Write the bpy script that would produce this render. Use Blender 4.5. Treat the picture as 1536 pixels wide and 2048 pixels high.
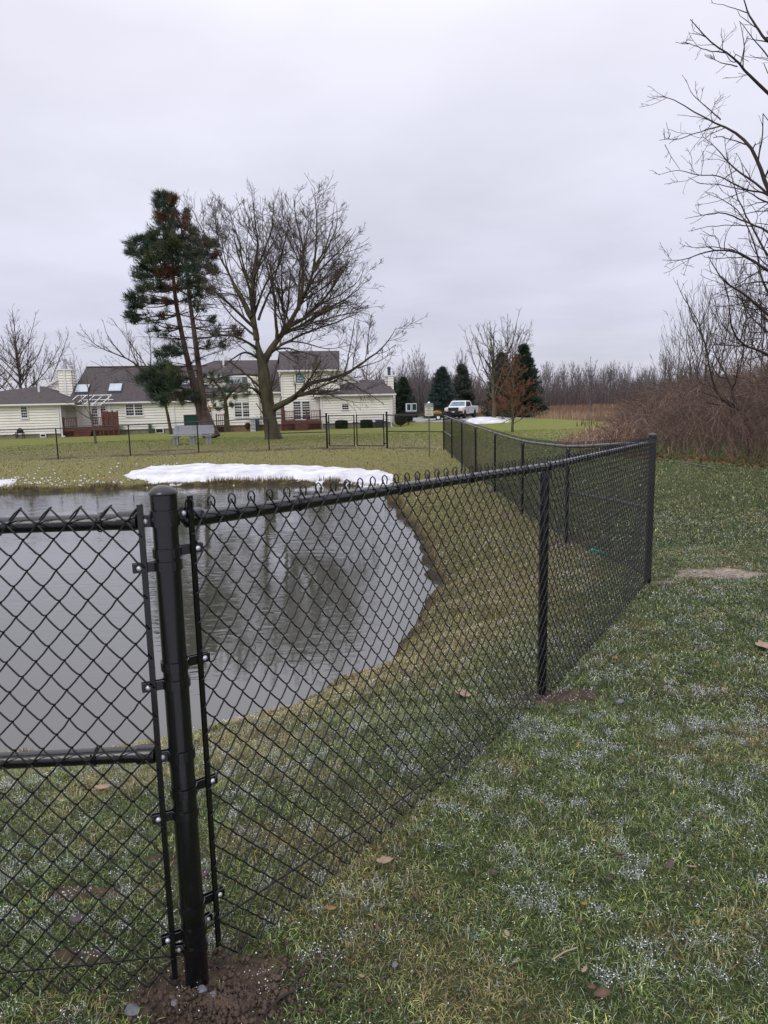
import bpy, math, random
import numpy as np
from mathutils import Vector, Matrix
random.seed(7)
RNG = np.random.default_rng(7)
S = bpy.context.scene
for o in list(bpy.data.objects): bpy.data.objects.remove(o)
R_ = math.radians

# ------------------------------------------------------------------ camera
FPX = 1420.0                     # focal length in pixels of the 1536 x 2048 photograph
CAMZ = 1.47
pitch = math.atan((1024 - 803) / FPX); roll = 0.022
cF = np.array([0, math.cos(pitch), -math.sin(pitch)])
U0 = np.array([0, math.sin(pitch), math.cos(pitch)]); R0 = np.array([1., 0, 0])
cR = math.cos(roll) * R0 - math.sin(roll) * U0
cU = math.sin(roll) * R0 + math.cos(roll) * U0
cam = bpy.data.cameras.new("camera"); camo = bpy.data.objects.new("camera", cam)
S.collection.objects.link(camo)
cam.sensor_fit = 'VERTICAL'; cam.sensor_height = 36.0; cam.lens = 36.0 * FPX / 2048
cam.clip_start = 0.05; cam.clip_end = 3000
camo.matrix_world = Matrix(((cR[0], cU[0], -cF[0], 0), (cR[1], cU[1], -cF[1], 0), (cR[2], cU[2], -cF[2], CAMZ), (0, 0, 0, 1)))
S.camera = camo
S.view_settings.view_transform = 'Standard'; S.view_settings.look = 'None'
S.view_settings.exposure = 0.0; S.view_settings.gamma = 1.0
S.render.resolution_x = 768; S.render.resolution_y = 1024

def ray(px, py):
    a = (px - 768) / FPX; b = -(py - 1024) / FPX
    d = cF + a * cR + b * cU
    return d / d[1]
def at(px, py, Y):               # world point seen at this place of the photograph, at forward distance Y
    r = ray(px, py); return np.array([r[0] * Y, Y, CAMZ + r[2] * Y])
def atz(px, py, z):              # same, on the level plane z
    r = ray(px, py); k = (z - CAMZ) / r[2]; return np.array([r[0] * k, k, z])

# ------------------------------------------------------------------ sky and light (overcast)
W = bpy.data.worlds.new("World"); S.world = W; W.use_nodes = True
nt = W.node_tree; nt.nodes.clear()
def N(t, ty, **k):
    n = t.nodes.new(ty)
    for a, b in k.items(): setattr(n, a, b)
    return n
def L(t, a, b): t.links.new(a, b)
SUN_EL, SUN_AZ = R_(38), R_(200)
sky = N(nt, 'ShaderNodeTexSky', sky_type='NISHITA'); sky.sun_disc = False
sky.sun_elevation = SUN_EL; sky.sun_rotation = SUN_AZ
b0 = N(nt, 'ShaderNodeBackground'); b0.inputs[1].default_value = 0.012; L(nt, sky.outputs[0], b0.inputs[0])
tc = N(nt, 'ShaderNodeTexCoord'); sep = N(nt, 'ShaderNodeSeparateXYZ'); L(nt, tc.outputs['Generated'], sep.inputs[0])
# cloud-deck coordinates: direction projected on a high flat layer
mx = N(nt, 'ShaderNodeMath', operation='ADD'); mx.inputs[1].default_value = 0.12; L(nt, sep.outputs[2], mx.inputs[0])
mx2 = N(nt, 'ShaderNodeMath', operation='MAXIMUM'); mx2.inputs[1].default_value = 0.05; L(nt, mx.outputs[0], mx2.inputs[0])
vd = N(nt, 'ShaderNodeVectorMath', operation='DIVIDE'); cb = N(nt, 'ShaderNodeCombineXYZ')
for i in range(3): L(nt, mx2.outputs[0], cb.inputs[i])
L(nt, tc.outputs['Generated'], vd.inputs[0]); L(nt, cb.outputs[0], vd.inputs[1])
nz = N(nt, 'ShaderNodeTexNoise'); nz.inputs['Scale'].default_value = 0.9; nz.inputs['Detail'].default_value = 6; nz.inputs['Roughness'].default_value = 0.5
L(nt, vd.outputs[0], nz.inputs['Vector'])
ramp = N(nt, 'ShaderNodeValToRGB'); e = ramp.color_ramp.elements
e[0].position = 0.0; e[0].color = (0.50, 0.495, 0.595, 1)
e[1].position = 1.0; e[1].color = (1.45, 1.43, 1.55, 1)
for p, c in ((0.10, (0.555, 0.55, 0.66, 1)), (0.22, (0.635, 0.63, 0.73, 1)), (0.42, (0.72, 0.71, 0.80, 1)), (0.6, (1.0, .99, 1.08, 1))):
    q = ramp.color_ramp.elements.new(p); q.color = c
L(nt, sep.outputs[2], ramp.inputs[0])
mr = N(nt, 'ShaderNodeMapRange'); mr.inputs['From Min'].default_value = 0.3; mr.inputs['From Max'].default_value = 0.7
mr.inputs['To Min'].default_value = 0.86; mr.inputs['To Max'].default_value = 1.10; L(nt, nz.outputs['Fac'], mr.inputs['Value'])
mul = N(nt, 'ShaderNodeVectorMath', operation='MULTIPLY'); L(nt, ramp.outputs[0], mul.inputs[0]); L(nt, mr.outputs[0], mul.inputs[1])
b1 = N(nt, 'ShaderNodeBackground'); b1.inputs[1].default_value = 1.12; L(nt, mul.outputs[0], b1.inputs[0])
ad = N(nt, 'ShaderNodeAddShader'); L(nt, b0.outputs[0], ad.inputs[0]); L(nt, b1.outputs[0], ad.inputs[1])
wo = N(nt, 'ShaderNodeOutputWorld'); L(nt, ad.outputs[0], wo.inputs[0])
sl = bpy.data.lights.new("sun", 'SUN'); sl.energy = 1.0; sl.angle = R_(28); sl.color = (1, 0.97, 0.93)
so = bpy.data.objects.new("sun", sl); S.collection.objects.link(so)
sd = Vector((math.sin(SUN_AZ) * math.cos(SUN_EL), math.cos(SUN_AZ) * math.cos(SUN_EL), math.sin(SUN_EL)))   # behind the camera, a little left
so.rotation_euler = sd.to_track_quat('Z', 'Y').to_euler()

# ------------------------------------------------------------------ object helpers
def tag(o, label=None, cat=None, group=None, kind=None):
    if label: o['label'] = label
    if cat: o['category'] = cat
    if group: o['group'] = group
    if kind: o['kind'] = kind
    return o
def empty(name, loc, label=None, cat=None, group=None, rz=0):
    o = bpy.data.objects.new(name, None); S.collection.objects.link(o)
    o.location = Vector([float(c) for c in loc]); o.rotation_euler = (0, 0, rz); o.empty_display_size = 0.2
    return tag(o, label, cat, group)
def origin(p):
    v = Vector((0, 0, 0))
    while p is not None: v += p.location; p = p.parent
    return np.array(v)
def mesh_np(name, V, faces, mat, parent=None, smooth=True, world=True, col=None):
    V = np.asarray(V, dtype=np.float64).reshape(-1, 3)
    if parent is not None and world: V = V - origin(parent)
    me = bpy.data.meshes.new(name)
    me.vertices.add(len(V)); me.vertices.foreach_set('co', V.ravel().astype(np.float32))
    fl = [np.asarray(f, dtype=np.int32) for f in faces if len(f)]
    tot = np.concatenate([np.full(len(f), f.shape[1], dtype=np.int32) for f in fl])
    idx = np.concatenate([f.ravel() for f in fl])
    me.loops.add(len(idx)); me.loops.foreach_set('vertex_index', idx)
    st = np.zeros(len(tot), dtype=np.int32); st[1:] = np.cumsum(tot)[:-1]
    me.polygons.add(len(tot)); me.polygons.foreach_set('loop_start', st); me.polygons.foreach_set('loop_total', tot)
    if smooth: me.polygons.foreach_set('use_smooth', np.ones(len(tot), dtype=bool))
    if col is not None:
        a = me.color_attributes.new('Col', 'FLOAT_COLOR', 'POINT')
        c = np.ones((len(V), 4), dtype=np.float32); c[:, :3] = col
        a.data.foreach_set('color', c.ravel())
    me.update(calc_edges=True); me.validate()
    me.materials.append(mat)
    o = bpy.data.objects.new(name, me); S.collection.objects.link(o)
    if parent is not None: o.parent = parent
    return o
def tubes(P, R, n=4):
    P = np.asarray(P, float); R = np.asarray(R, float); Nn, K, _ = P.shape
    T = np.gradient(P, axis=1); T /= np.linalg.norm(T, axis=2, keepdims=True) + 1e-12
    ref = np.zeros((Nn, 1, 3)); ref[:, 0, 2] = 1
    st = np.abs(T[:, :, 2]).mean(axis=1) > 0.8; ref[st, 0] = (0.36, 0.93, 0.02)
    B = np.cross(T, np.broadcast_to(ref, T.shape)); B /= np.linalg.norm(B, axis=2, keepdims=True) + 1e-12
    C = np.cross(B, T)
    a = np.arange(n) * 2 * np.pi / n + 0.3
    V = P[:, :, None] + R[:, :, None, None] * (np.cos(a)[:, None] * B[:, :, None] + np.sin(a)[:, None] * C[:, :, None])
    i = np.arange(Nn)[:, None, None] * K * n; k = np.arange(K - 1)[None, :, None] * n; j = np.arange(n)[None, None, :]; j2 = (j + 1) % n
    F = np.stack([i + k + j, i + k + j2, i + k + n + j2, i + k + n + j], -1).reshape(-1, 4)
    return V.reshape(-1, 3), F
class MB:                         # small hand-built meshes
    def __init__(s): s.v = []; s.f = []
    def add(s, vs, fs):
        b = len(s.v); s.v += [tuple(float(c) for c in v) for v in vs]; s.f += [tuple(b + i for i in f) for f in fs]; return s
    def box(s, x0, x1, y0, y1, z0, z1):
        return s.add([(x0, y0, z0), (x1, y0, z0), (x1, y1, z0), (x0, y1, z0), (x0, y0, z1), (x1, y0, z1), (x1, y1, z1), (x0, y1, z1)],
                     [(0, 3, 2, 1), (4, 5, 6, 7), (0, 1, 5, 4), (1, 2, 6, 5), (2, 3, 7, 6), (3, 0, 4, 7)])
    def tube(s, pts, r, n=10, cap=True):
        pts = [np.array(p, float) for p in pts]; K = len(pts)
        rr = r if hasattr(r, '__len__') else [r] * K
        V, F = tubes(np.array([pts]), np.array([rr], float), n)
        b = len(s.v); s.v += [tuple(v) for v in V]; s.f += [tuple(int(b + i) for i in f) for f in F]
        if cap: s.f.append(tuple(b + i for i in range(n))[::-1]); s.f.append(tuple(b + (K - 1) * n + i for i in range(n)))
        return s
    def prism(s, poly, axis, a, b_):   # poly of 2-D points, extruded along axis from a to b
        n = len(poly)
        def pt(p, t): return {'x': (t, p[0], p[1]), 'y': (p[0], t, p[1]), 'z': (p[0], p[1], t)}[axis]
        vs = [pt(p, a) for p in poly] + [pt(p, b_) for p in poly]
        return s.add(vs, [tuple(range(n))[::-1], tuple(range(n, 2 * n))] + [(i, (i + 1) % n, n + (i + 1) % n, n + i) for i in range(n)])
    def lathe(s, prof, c, n=16, axis=(0, 0, 1)):
        q = Vector(axis).to_track_quat('Z', 'Y'); vs = []; K = len(prof)
        for r, z in prof:
            for i in range(n):
                a = 2 * math.pi * i / n; p = q @ Vector((r * math.cos(a), r * math.sin(a), z)); vs.append((c[0] + p.x, c[1] + p.y, c[2] + p.z))
        fs = [(k * n + i, k * n + (i + 1) % n, (k + 1) * n + (i + 1) % n, (k + 1) * n + i) for k in range(K - 1) for i in range(n)]
        fs += [tuple(range(n))[::-1], tuple(range((K - 1) * n, K * n))]
        return s.add(vs, fs)
    def build(s, name, mat, parent=None, smooth=False, world=False, bevel=0):
        me = bpy.data.meshes.new(name); V = np.array(s.v)
        if parent is not None and world: V = V - origin(parent)
        me.from_pydata([tuple(v) for v in V], [], s.f); me.update()
        me.materials.append(mat)
        if smooth:
            me.polygons.foreach_set('use_smooth', [True] * len(me.polygons))
            me.set_sharp_from_angle(angle=R_(40))
        o = bpy.data.objects.new(name, me); S.collection.objects.link(o)
        if parent is not None: o.parent = parent
        if bevel:
            m = o.modifiers.new('bevel', 'BEVEL'); m.width = bevel; m.segments = 2
        return o

# ------------------------------------------------------------------ materials
def mat(name, col, rough=0.6, var=0.25, scale=8, spec=0.4, bump=0, bscale=None, metal=0, attr=False, coat=0, col2=None, stretch=None, trans=0):
    m = bpy.data.materials.new(name); m.use_nodes = True; t = m.node_tree; p = t.nodes['Principled BSDF']
    p.inputs['Roughness'].default_value = rough; p.inputs['Metallic'].default_value = metal
    p.inputs['Specular IOR Level'].default_value = spec; p.inputs['Coat Weight'].default_value = coat; p.inputs['Coat Roughness'].default_value = 0.12
    g = N(t, 'ShaderNodeNewGeometry'); src = g.outputs['Position']
    if stretch:
        mp = N(t, 'ShaderNodeMapping'); mp.inputs['Scale'].default_value = stretch; L(t, src, mp.inputs[0]); src = mp.outputs[0]
    nz = N(t, 'ShaderNodeTexNoise'); nz.inputs['Scale'].default_value = scale; nz.inputs['Detail'].default_value = 5; L(t, src, nz.inputs['Vector'])
    mp2 = N(t, 'ShaderNodeMapRange'); mp2.inputs['From Min'].default_value = 0.3; mp2.inputs['From Max'].default_value = 0.7
    L(t, nz.outputs['Fac'], mp2.inputs['Value'])
    if col2 is None:
        mp2.inputs['To Min'].default_value = 1 - var; mp2.inputs['To Max'].default_value = 1 + var
        v = N(t, 'ShaderNodeVectorMath', operation='MULTIPLY'); L(t, mp2.outputs[0], v.inputs[1])
        if attr:
            a = N(t, 'ShaderNodeVertexColor'); a.layer_name = 'Col'; L(t, a.outputs[0], v.inputs[0])
        else: v.inputs[0].default_value = col
        L(t, v.outputs[0], p.inputs['Base Color'])
    else:
        mm = N(t, 'ShaderNodeMix', data_type='RGBA'); mm.inputs[6].default_value = (*col, 1); mm.inputs[7].default_value = (*col2, 1)
        L(t, mp2.outputs[0], mm.inputs[0]); L(t, mm.outputs[2], p.inputs['Base Color'])
    if bump:
        n2 = N(t, 'ShaderNodeTexNoise'); n2.inputs['Scale'].default_value = bscale or scale * 3; n2.inputs['Detail'].default_value = 6; L(t, src, n2.inputs['Vector'])
        bp = N(t, 'ShaderNodeBump'); bp.inputs['Strength'].default_value = 1; bp.inputs['Distance'].default_value = bump
        L(t, n2.outputs['Fac'], bp.inputs['Height']); L(t, bp.outputs[0], p.inputs['Normal'])
    return m
M = dict(
    vinyl=mat('black wet vinyl coating', (.004, .004, .005), .24, .4, 30, .45, coat=.4, bump=.0006, bscale=180),
    wire=mat('black coated wire', (.007, .007, .008), .35, .3, 20, .45),
    galv=mat('galvanised bolt', (.55, .56, .6), .35, .15, 200, .5, metal=.6),
    bark=mat('grey brown bark', (.075, .062, .045), .9, .45, 5, .15, bump=.02, bscale=12, col2=(.14, .125, .085), stretch=(1, 1, .25)),
    mbark=mat('mossy maple bark', (.042, .036, .026), .9, .4, 3, .15, bump=.03, bscale=9, col2=(.098, .088, .050), stretch=(1, 1, .35)),
    pbark=mat('reddish pine bark', (.06, .042, .036), .95, .4, 4, .1, bump=.03, bscale=7, col2=(.135, .10, .085), stretch=(1, 1, .4)),
    twig=mat('dark twigs', (.055, .042, .038), .85, .35, 3, .15),
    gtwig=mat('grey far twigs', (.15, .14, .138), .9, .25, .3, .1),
    mtwig=mat('grey brown maple twigs', (.085, .068, .056), .85, .35, 3, .15),
    redtwig=mat('rusty red twigs', (.22, .095, .060), .85, .35, 3, .15),
    rtwig=mat('reddish twigs', (.15, .08, .06), .85, .35, 3, .15),
    col=mat('mixed plant stems', (1, 1, 1), .85, .2, 2.5, .15, attr=True),
    blade=mat('grass blades', (1, 1, 1), .55, .12, 40, .35, attr=True),
    ground=mat('lawn and soil', (1, 1, 1), .9, .42, 26, .15, bump=.02, bscale=55, attr=True),
    needle=mat('dark pine needles', (.045, .072, .045), .7, .5, 1.3, .2),
    needlel=mat('olive pine needles', (.085, .102, .05), .7, .4, 1.3, .2),
    rust=mat('rusty dead needles', (.125, .066, .04), .8, .4, 2, .1),
    spruce=mat('blue grey spruce needles', (.055, .080, .078), .7, .4, 1.1, .2),
    sprucel=mat('grey spruce needles', (.085, .095, .08), .7, .4, 1.1, .2),
    spruced=mat('deep green spruce needles', (.038, .060, .040), .7, .4, 1.1, .2),
    siding=mat('cream vinyl siding', (.77, .745, .68), .55, .06, .7, .3),
    trim=mat('white trim', (.72, .72, .72), .5, .05, 2, .3),
    roof=mat('brown asphalt shingles', (.048, .042, .044), .9, .45, 9, .15, col2=(.115, .10, .103), stretch=(.6, .6, 3), bump=.01),
    found=mat('concrete foundation', (.27, .24, .21), .9, .25, 2, .1, bump=.01),
    brick=mat('reddish masonry', (.24, .14, .11), .9, .3, 5, .1, bump=.01),
    glass=mat('dark window glass', (.015, .018, .024), .06, .3, 1.5, .7),
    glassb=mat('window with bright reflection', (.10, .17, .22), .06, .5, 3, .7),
    curtain=mat('window with pale blind', (.20, .24, .22), .3, .2, 6, .5),
    deck=mat('red brown deck wood', (.115, .050, .038), .7, .3, 5, .25),
    oldwood=mat('weathered dark wood', (.10, .075, .065), .8, .3, 5, .2),
    greenp=mat('dark green canvas', (.008, .04, .028), .6, .3, 9, .3),
    greenb=mat('grey green utility box', (.08, .13, .105), .6, .15, 3, .3),
    bench=mat('grey plastic lumber', (.24, .245, .275), .6, .18, 14, .3, stretch=(.3, 6, 6)),
    snow=mat('old snow', (.52, .52, .56), .75, .06, 2.2, .3, bump=.14, bscale=4, col2=(.80, .80, .84)),
    grain=mat('snow pellets', (.80, .82, .85), .6, .08, 3, .4),
    hedge=mat('clipped hedge leaves', (.022, .036, .018), .7, .5, 3, .2),
    shrub=mat('brown green shrub leaves', (.05, .045, .03), .8, .5, 3, .2),
    mulch=mat('dark mulch', (.07, .05, .045), .95, .5, 6, .1, bump=.03),
    gravel=mat('pale gravel drive', (.34, .33, .34), .95, .25, 4, .1, bump=.01),
    acbox=mat('dark blue grey metal box', (.045, .055, .08), .5, .2, 6, .4),
    white=mat('white painted metal', (.74, .75, .76), .3, .04, 3, .5, coat=.3),
    blackp=mat('black plastic and rubber', (.014, .014, .016), .6, .3, 8, .35),
    chrome=mat('bright metal', (.5, .5, .52), .22, .1, 8, .5, metal=.9),
    lamp=mat('amber clear headlight', (.75, .60, .45), .15, .2, 20, .6),
    red=mat('red decal', (.38, .05, .04), .4, .1, 5, .4),
    yellow=mat('yellow orange machine paint', (.48, .25, .05), .45, .15, 5, .4),
    signp=mat('cream sign face', (.52, .50, .40), .5, .1, 9, .3),
    signg=mat('dark green sign band', (.01, .06, .035), .5, .1, 9, .3),
    spost=mat('olive steel sign post', (.10, .10, .06), .6, .2, 9, .3),
    leafb=mat('dry brown leaf', (.13, .08, .055), .8, .3, 60, .2, bump=.002, bscale=200),
    leaft=mat('pale tan leaf', (.33, .24, .17), .8, .2, 60, .2, bump=.002, bscale=200),
    leafy=mat('yellow ochre leaf', (.24, .15, .06), .8, .2, 60, .2),
    leafp=mat('dark purple wet leaf', (.075, .05, .052), .5, .2, 60, .4),
    stone=mat('slate grey stone', (.13, .13, .15), .6, .3, 40, .35, bump=.003, bscale=90),
    soil=mat('wet brown soil clods', (.08, .055, .042), .75, .5, 25, .3, bump=.006, bscale=90),
    teal=mat('teal plastic', (.03, .42, .32), .4, .1, 9, .4),
    bulb=mat('cream lampshade', (.8, .68, .35), .5, .1, 9, .3),
    blue=mat('blue glossy panel', (.012, .03, .075), .15, .2, 9, .5),
    dgreen=mat('deep green glossy panel', (.006, .035, .03), .15, .2, 9, .5),
    cattail=mat('brown cattail head', (.07, .035, .02), .9, .2, 9, .1),
)
M['skyg'] = mat('skylight glass', (.42, .47, .52), .12, .15, 1, .7)
M['clothes'] = mat('grill cover', (.03, .028, .045), .7, .4, 9, .2)
_p = M['glass'].node_tree.nodes['Principled BSDF']; _p.inputs['IOR'].default_value = 1.5
# sawtooth-free clapboards are modelled; bulbs under the eave glow a little
_b = M['bulb'].node_tree.nodes['Principled BSDF']; _b.inputs['Emission Color'].default_value = (1, .72, .3, 1); _b.inputs['Emission Strength'].default_value = 0.9
# water
wm = bpy.data.materials.new('pond water'); wm.use_nodes = True; t = wm.node_tree; p = t.nodes['Principled BSDF']
p.inputs['Base Color'].default_value = (.060, .060, .046, 1); p.inputs['Roughness'].default_value = 0.03; p.inputs['IOR'].default_value = 2.45
g = N(t, 'ShaderNodeNewGeometry')
def wv(sc, st, det):
    mp = N(t, 'ShaderNodeMapping'); mp.inputs['Scale'].default_value = st; L(t, g.outputs['Position'], mp.inputs[0])
    n = N(t, 'ShaderNodeTexNoise'); n.inputs['Scale'].default_value = sc; n.inputs['Detail'].default_value = det; n.inputs['Distortion'].default_value = 0.4; L(t, mp.outputs[0], n.inputs['Vector']); return n
n1 = wv(5.5, (.55, 1.3, 1), 3); n2 = wv(.35, (1, 1.6, 1), 2)
mrr = N(t, 'ShaderNodeMapRange'); mrr.inputs['From Min'].default_value = .38; mrr.inputs['From Max'].default_value = .62; mrr.inputs['To Min'].default_value = .25; mrr.inputs['To Max'].default_value = 1
L(t, n2.outputs['Fac'], mrr.inputs['Value'])
# ripples die out on the sheltered near left side (the wind leaves it calm)
sp = N(t, 'ShaderNodeSeparateXYZ'); L(t, g.outputs['Position'], sp.inputs[0])
cm = N(t, 'ShaderNodeMapRange', interpolation_type='SMOOTHSTEP'); cm.inputs['From Min'].default_value = 4.2; cm.inputs['From Max'].default_value = 8.5; cm.inputs['To Min'].default_value = .18; cm.inputs['To Max'].default_value = 1
L(t, sp.outputs[1], cm.inputs['Value'])
m1 = N(t, 'ShaderNodeMath', operation='MULTIPLY'); L(t, mrr.outputs[0], m1.inputs[0]); L(t, cm.outputs[0], m1.inputs[1])
bp = N(t, 'ShaderNodeBump'); bp.inputs['Distance'].default_value = .008; L(t, n1.outputs['Fac'], bp.inputs['Height']); L(t, m1.outputs[0], bp.inputs['Strength']); L(t, bp.outputs[0], p.inputs['Normal'])
M['water'] = wm

# ------------------------------------------------------------------ terrain
def hash2(i, j, s):
    h = (i.astype(np.int64) * 374761393 + j.astype(np.int64) * 668265263 + s * 974634777) & 0x7fffffff
    h = ((h ^ (h >> 13)) * 1274126177) & 0x7fffffff
    return ((h ^ (h >> 16)) & 0xffff) / 65535.0
def vn(x, y, s=0):
    i = np.floor(x); j = np.floor(y); u = x - i; v = y - j; u = u * u * (3 - 2 * u); v = v * v * (3 - 2 * v)
    return (hash2(i, j, s) * (1 - u) + hash2(i + 1, j, s) * u) * (1 - v) + (hash2(i, j + 1, s) * (1 - u) + hash2(i + 1, j + 1, s) * u) * v
def fbm(x, y, s=0, o=4):
    r = 0; a = .5
    for k in range(o): r = r + a * vn(x * 2 ** k + 17 * k, y * 2 ** k - 9 * k, s + k); a *= .5
    return r / (1 - .5 ** o)
def sm(x): x = np.clip(x, 0, 1); return x * x * (3 - 2 * x)
CP = np.array([(-.51, 1.63, 0), (.83, 3.53, -.06), (2.32, 6.06, -.15), (2.32, 8.82, -.33), (2.36, 11.83, -.43), (2.35, 14.64, -.41), (2.22, 16.85, -.35),
 (2.2, 19.58, -.31), (2.17, 22.1, -.27), (2.22, 25.67, -.27), (.12, 26.5, -.25), (-2.02, 27.2, -.25), (-4.39, 27.5, -.27), (-7.27, 28, -.36), (-9.97, 28.2, -.42),
 (-13.03, 28.5, -.5), (-18, 28.7, -.55), (-.9, 1.56, .02), (-3, 1.5, .0), (5, 3, .02), (1, 1.6, .02), (6, 8, -.1), (8, 15, -.15), (7.4, 19.3, -.2), (5, 14, -.25),
 (-9.5, 35, -.4), (-5.8, 38, -.4), (-14.5, 36, -.31), (-34, 64, -1.1), (-15, 67, -1.1), (1.3, 70.5, -1.0), (7.6, 77, -.55), (9.7, 62, -.54), (7.6, 42, -.5),
 (0, 120, -.7), (60, 200, -.6), (-80, 150, -1.1), (30, 100, -.6), (15.3, 46, -.43), (0, -2, .1), (-6, 0, 0), (6, 0, .05), (18, 78, -.6), (-45, 68, -1.1), (200, 500, -.5), (-200, 500, -1), (0, 500, -.6), (20, 20, -.1), (0, 20, -.3), (-8, 20, -.4), (-30, 30, -.6), (0, 50, -.6), (-20, 50, -.8)], float)
def warp(x, y):
    yy = y + 3; r = np.hypot(x, yy) + .5; return np.stack([np.arctan2(x, yy) * 1.6, np.log(r)], -1)
_c = warp(CP[:, 0], CP[:, 1]); _d = np.linalg.norm(_c[:, None] - _c[None], axis=2)
_A = np.zeros((len(CP) + 3,) * 2); _n = len(CP); _A[:_n, :_n] = _d + np.eye(_n) * .02
_A[:_n, _n] = 1; _A[:_n, _n + 1:] = _c; _A[_n, :_n] = 1; _A[_n + 1:, :_n] = _c.T
_w = np.linalg.solve(_A, np.concatenate([CP[:, 2], [0, 0, 0]]))
ZW = -0.80
POND = [atz(px, py, ZW)[:2] for px, py in ((0, 985), (120, 983), (250, 978), (330, 974), (420, 972), (500, 970), (600, 969), (690, 970), (745, 975), (775, 983), (782, 1003), (803, 1025),
        (826, 1053), (850, 1085), (862, 1120), (872, 1150), (878, 1185), (868, 1222), (840, 1265), (800, 1308), (745, 1350), (660, 1398), (560, 1444), (450, 1483), (390, 1500), (300, 1520), (150, 1540), (0, 1556))]
POND = np.array(POND + [np.array(q) for q in ((-3.6, 4.2), (-6, 4.7), (-10, 6), (-16, 9), (-20, 13), (-19, 18), (-14.5, 19.8))])
def sdf(x, y, poly):              # positive outside
    x = np.asarray(x, float); y = np.asarray(y, float); d = np.full(x.shape, 1e9); ins = np.zeros(x.shape, bool); n = len(poly)
    for i in range(n):
        ax, ay = poly[i]; bx, by = poly[(i + 1) % n]; ex, ey = bx - ax, by - ay
        t = np.clip(((x - ax) * ex + (y - ay) * ey) / (ex * ex + ey * ey), 0, 1)
        d = np.minimum(d, (x - ax - t * ex) ** 2 + (y - ay - t * ey) ** 2)
        c = ((ay > y) != (by > y)); ins ^= c & (x < ex * (y - ay) / ((ey if ey else 1e-9)) + ax)
    d = np.sqrt(d); return np.where(ins, -d, d)
def pond_d(x, y): return sdf(x, y, POND) + (vn(x * 2.2, y * 2.2, 3) - .5) * .22 + (vn(x * 7, y * 7, 4) - .5) * .07
def ground(x, y, full=False):
    x = np.atleast_1d(np.asarray(x, float)); y = np.atleast_1d(np.asarray(y, float))
    z = np.empty(x.shape); D = np.empty(x.shape)
    for a in range(0, len(x), 60000):
        xs, ys = x[a:a + 60000], y[a:a + 60000]; w = warp(xs, ys)
        k = np.linalg.norm(w[:, None] - _c[None], axis=2)
        zt = k @ _w[:_n] + _w[_n] + w @ _w[_n + 1:]
        amp = .05 * sm((np.hypot(xs, ys) - 2) / 4) + .012
        zt = zt + (fbm(xs * .7, ys * .7, 8, 3) - .5) * amp * 1.4 + (fbm(xs * 6, ys * 6, 9, 2) - .5) * .022
        d = pond_d(xs, ys); bw = 2.2 + 4.5 * sm((ys - 14) / 5)
        t = np.clip(d / bw, 0, 1); s_ = 1 - (1 - t) ** 2
        lip = ZW + .05 + .05 * vn(xs * 3, ys * 3, 6)
        zo = lip + (zt - lip) * s_
        zi = lip - (.5) * sm(-d / .25)
        z[a:a + 60000] = np.where(d > 0, zo, zi); D[a:a + 60000] = d
    return (z, D) if full else z
def gz(x, y): return float(ground([x], [y])[0])
def atg(px, py, y0=1.2, y1=160):  # where the sight line through this place of the photograph meets the ground
    r = ray(px, py); Y = np.exp(np.linspace(math.log(y0), math.log(y1), 900)); zz = CAMZ + r[2] * Y; g_ = ground(r[0] * Y, Y)
    h = np.where(zz <= g_)[0]; k = h[0] if len(h) else len(Y) - 1
    return np.array([r[0] * Y[k], Y[k], g_[k]])

# soil patches: x, y, radius, stretch in x
FP_NEAR = np.array([-.503, 1.62])
SOIL = [(-.47, 1.57, .17, 1.2), (-.2, 1.38, .07, 1.6), (.90, 3.5, .10, 2.0), (2.42, 6.05, .09, 1.8), (2.25, 8.8, .28, 1.3), (2.3, 11.8, .3, 1.3), (2.3, 14.6, .3, 1.2), (-4.4, 27.4, .7, 2.2), (-7.3, 28, .9, 1.5),
        (-10, 28.3, .8, 1.4), (-2.0, 27.0, .7, 1.6), (.9, 26.3, .6, 1.8), (-13, 28.6, .6, 1.6), (-.72, 2.15, .035, 2.6), (-.95, 1.98, .035, 3), (-.85, 1.7, .03, 3), (1.75, 3.05, .05, 2.2), (2.0, 3.15, .04, 2), (-9.0, 30.3, .5, 3)]
_q = atz(1425, 1142, -.12); SOIL.append((_q[0], _q[1], .25, 1.5))
def soil_mask(x, y):
    m = np.zeros(x.shape); nn = (fbm(x * 5, y * 5, 21, 4) - .5) * 1.5
    for sx, sy, r, st in SOIL:
        d = np.hypot((x - sx) / st, y - sy) / r; m = np.maximum(m, sm((1.15 - d + nn * .8) / .5))
    return m
MEADOW = np.array([(13.0, 36), (15.6, 45), (17.5, 55), (17, 66), (14.5, 84), (5, 100), (-10, 108), (-60, 112), (-300, 150), (-300, 700), (400, 700), (400, 60), (60, 20), (16, 26)], float)
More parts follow.
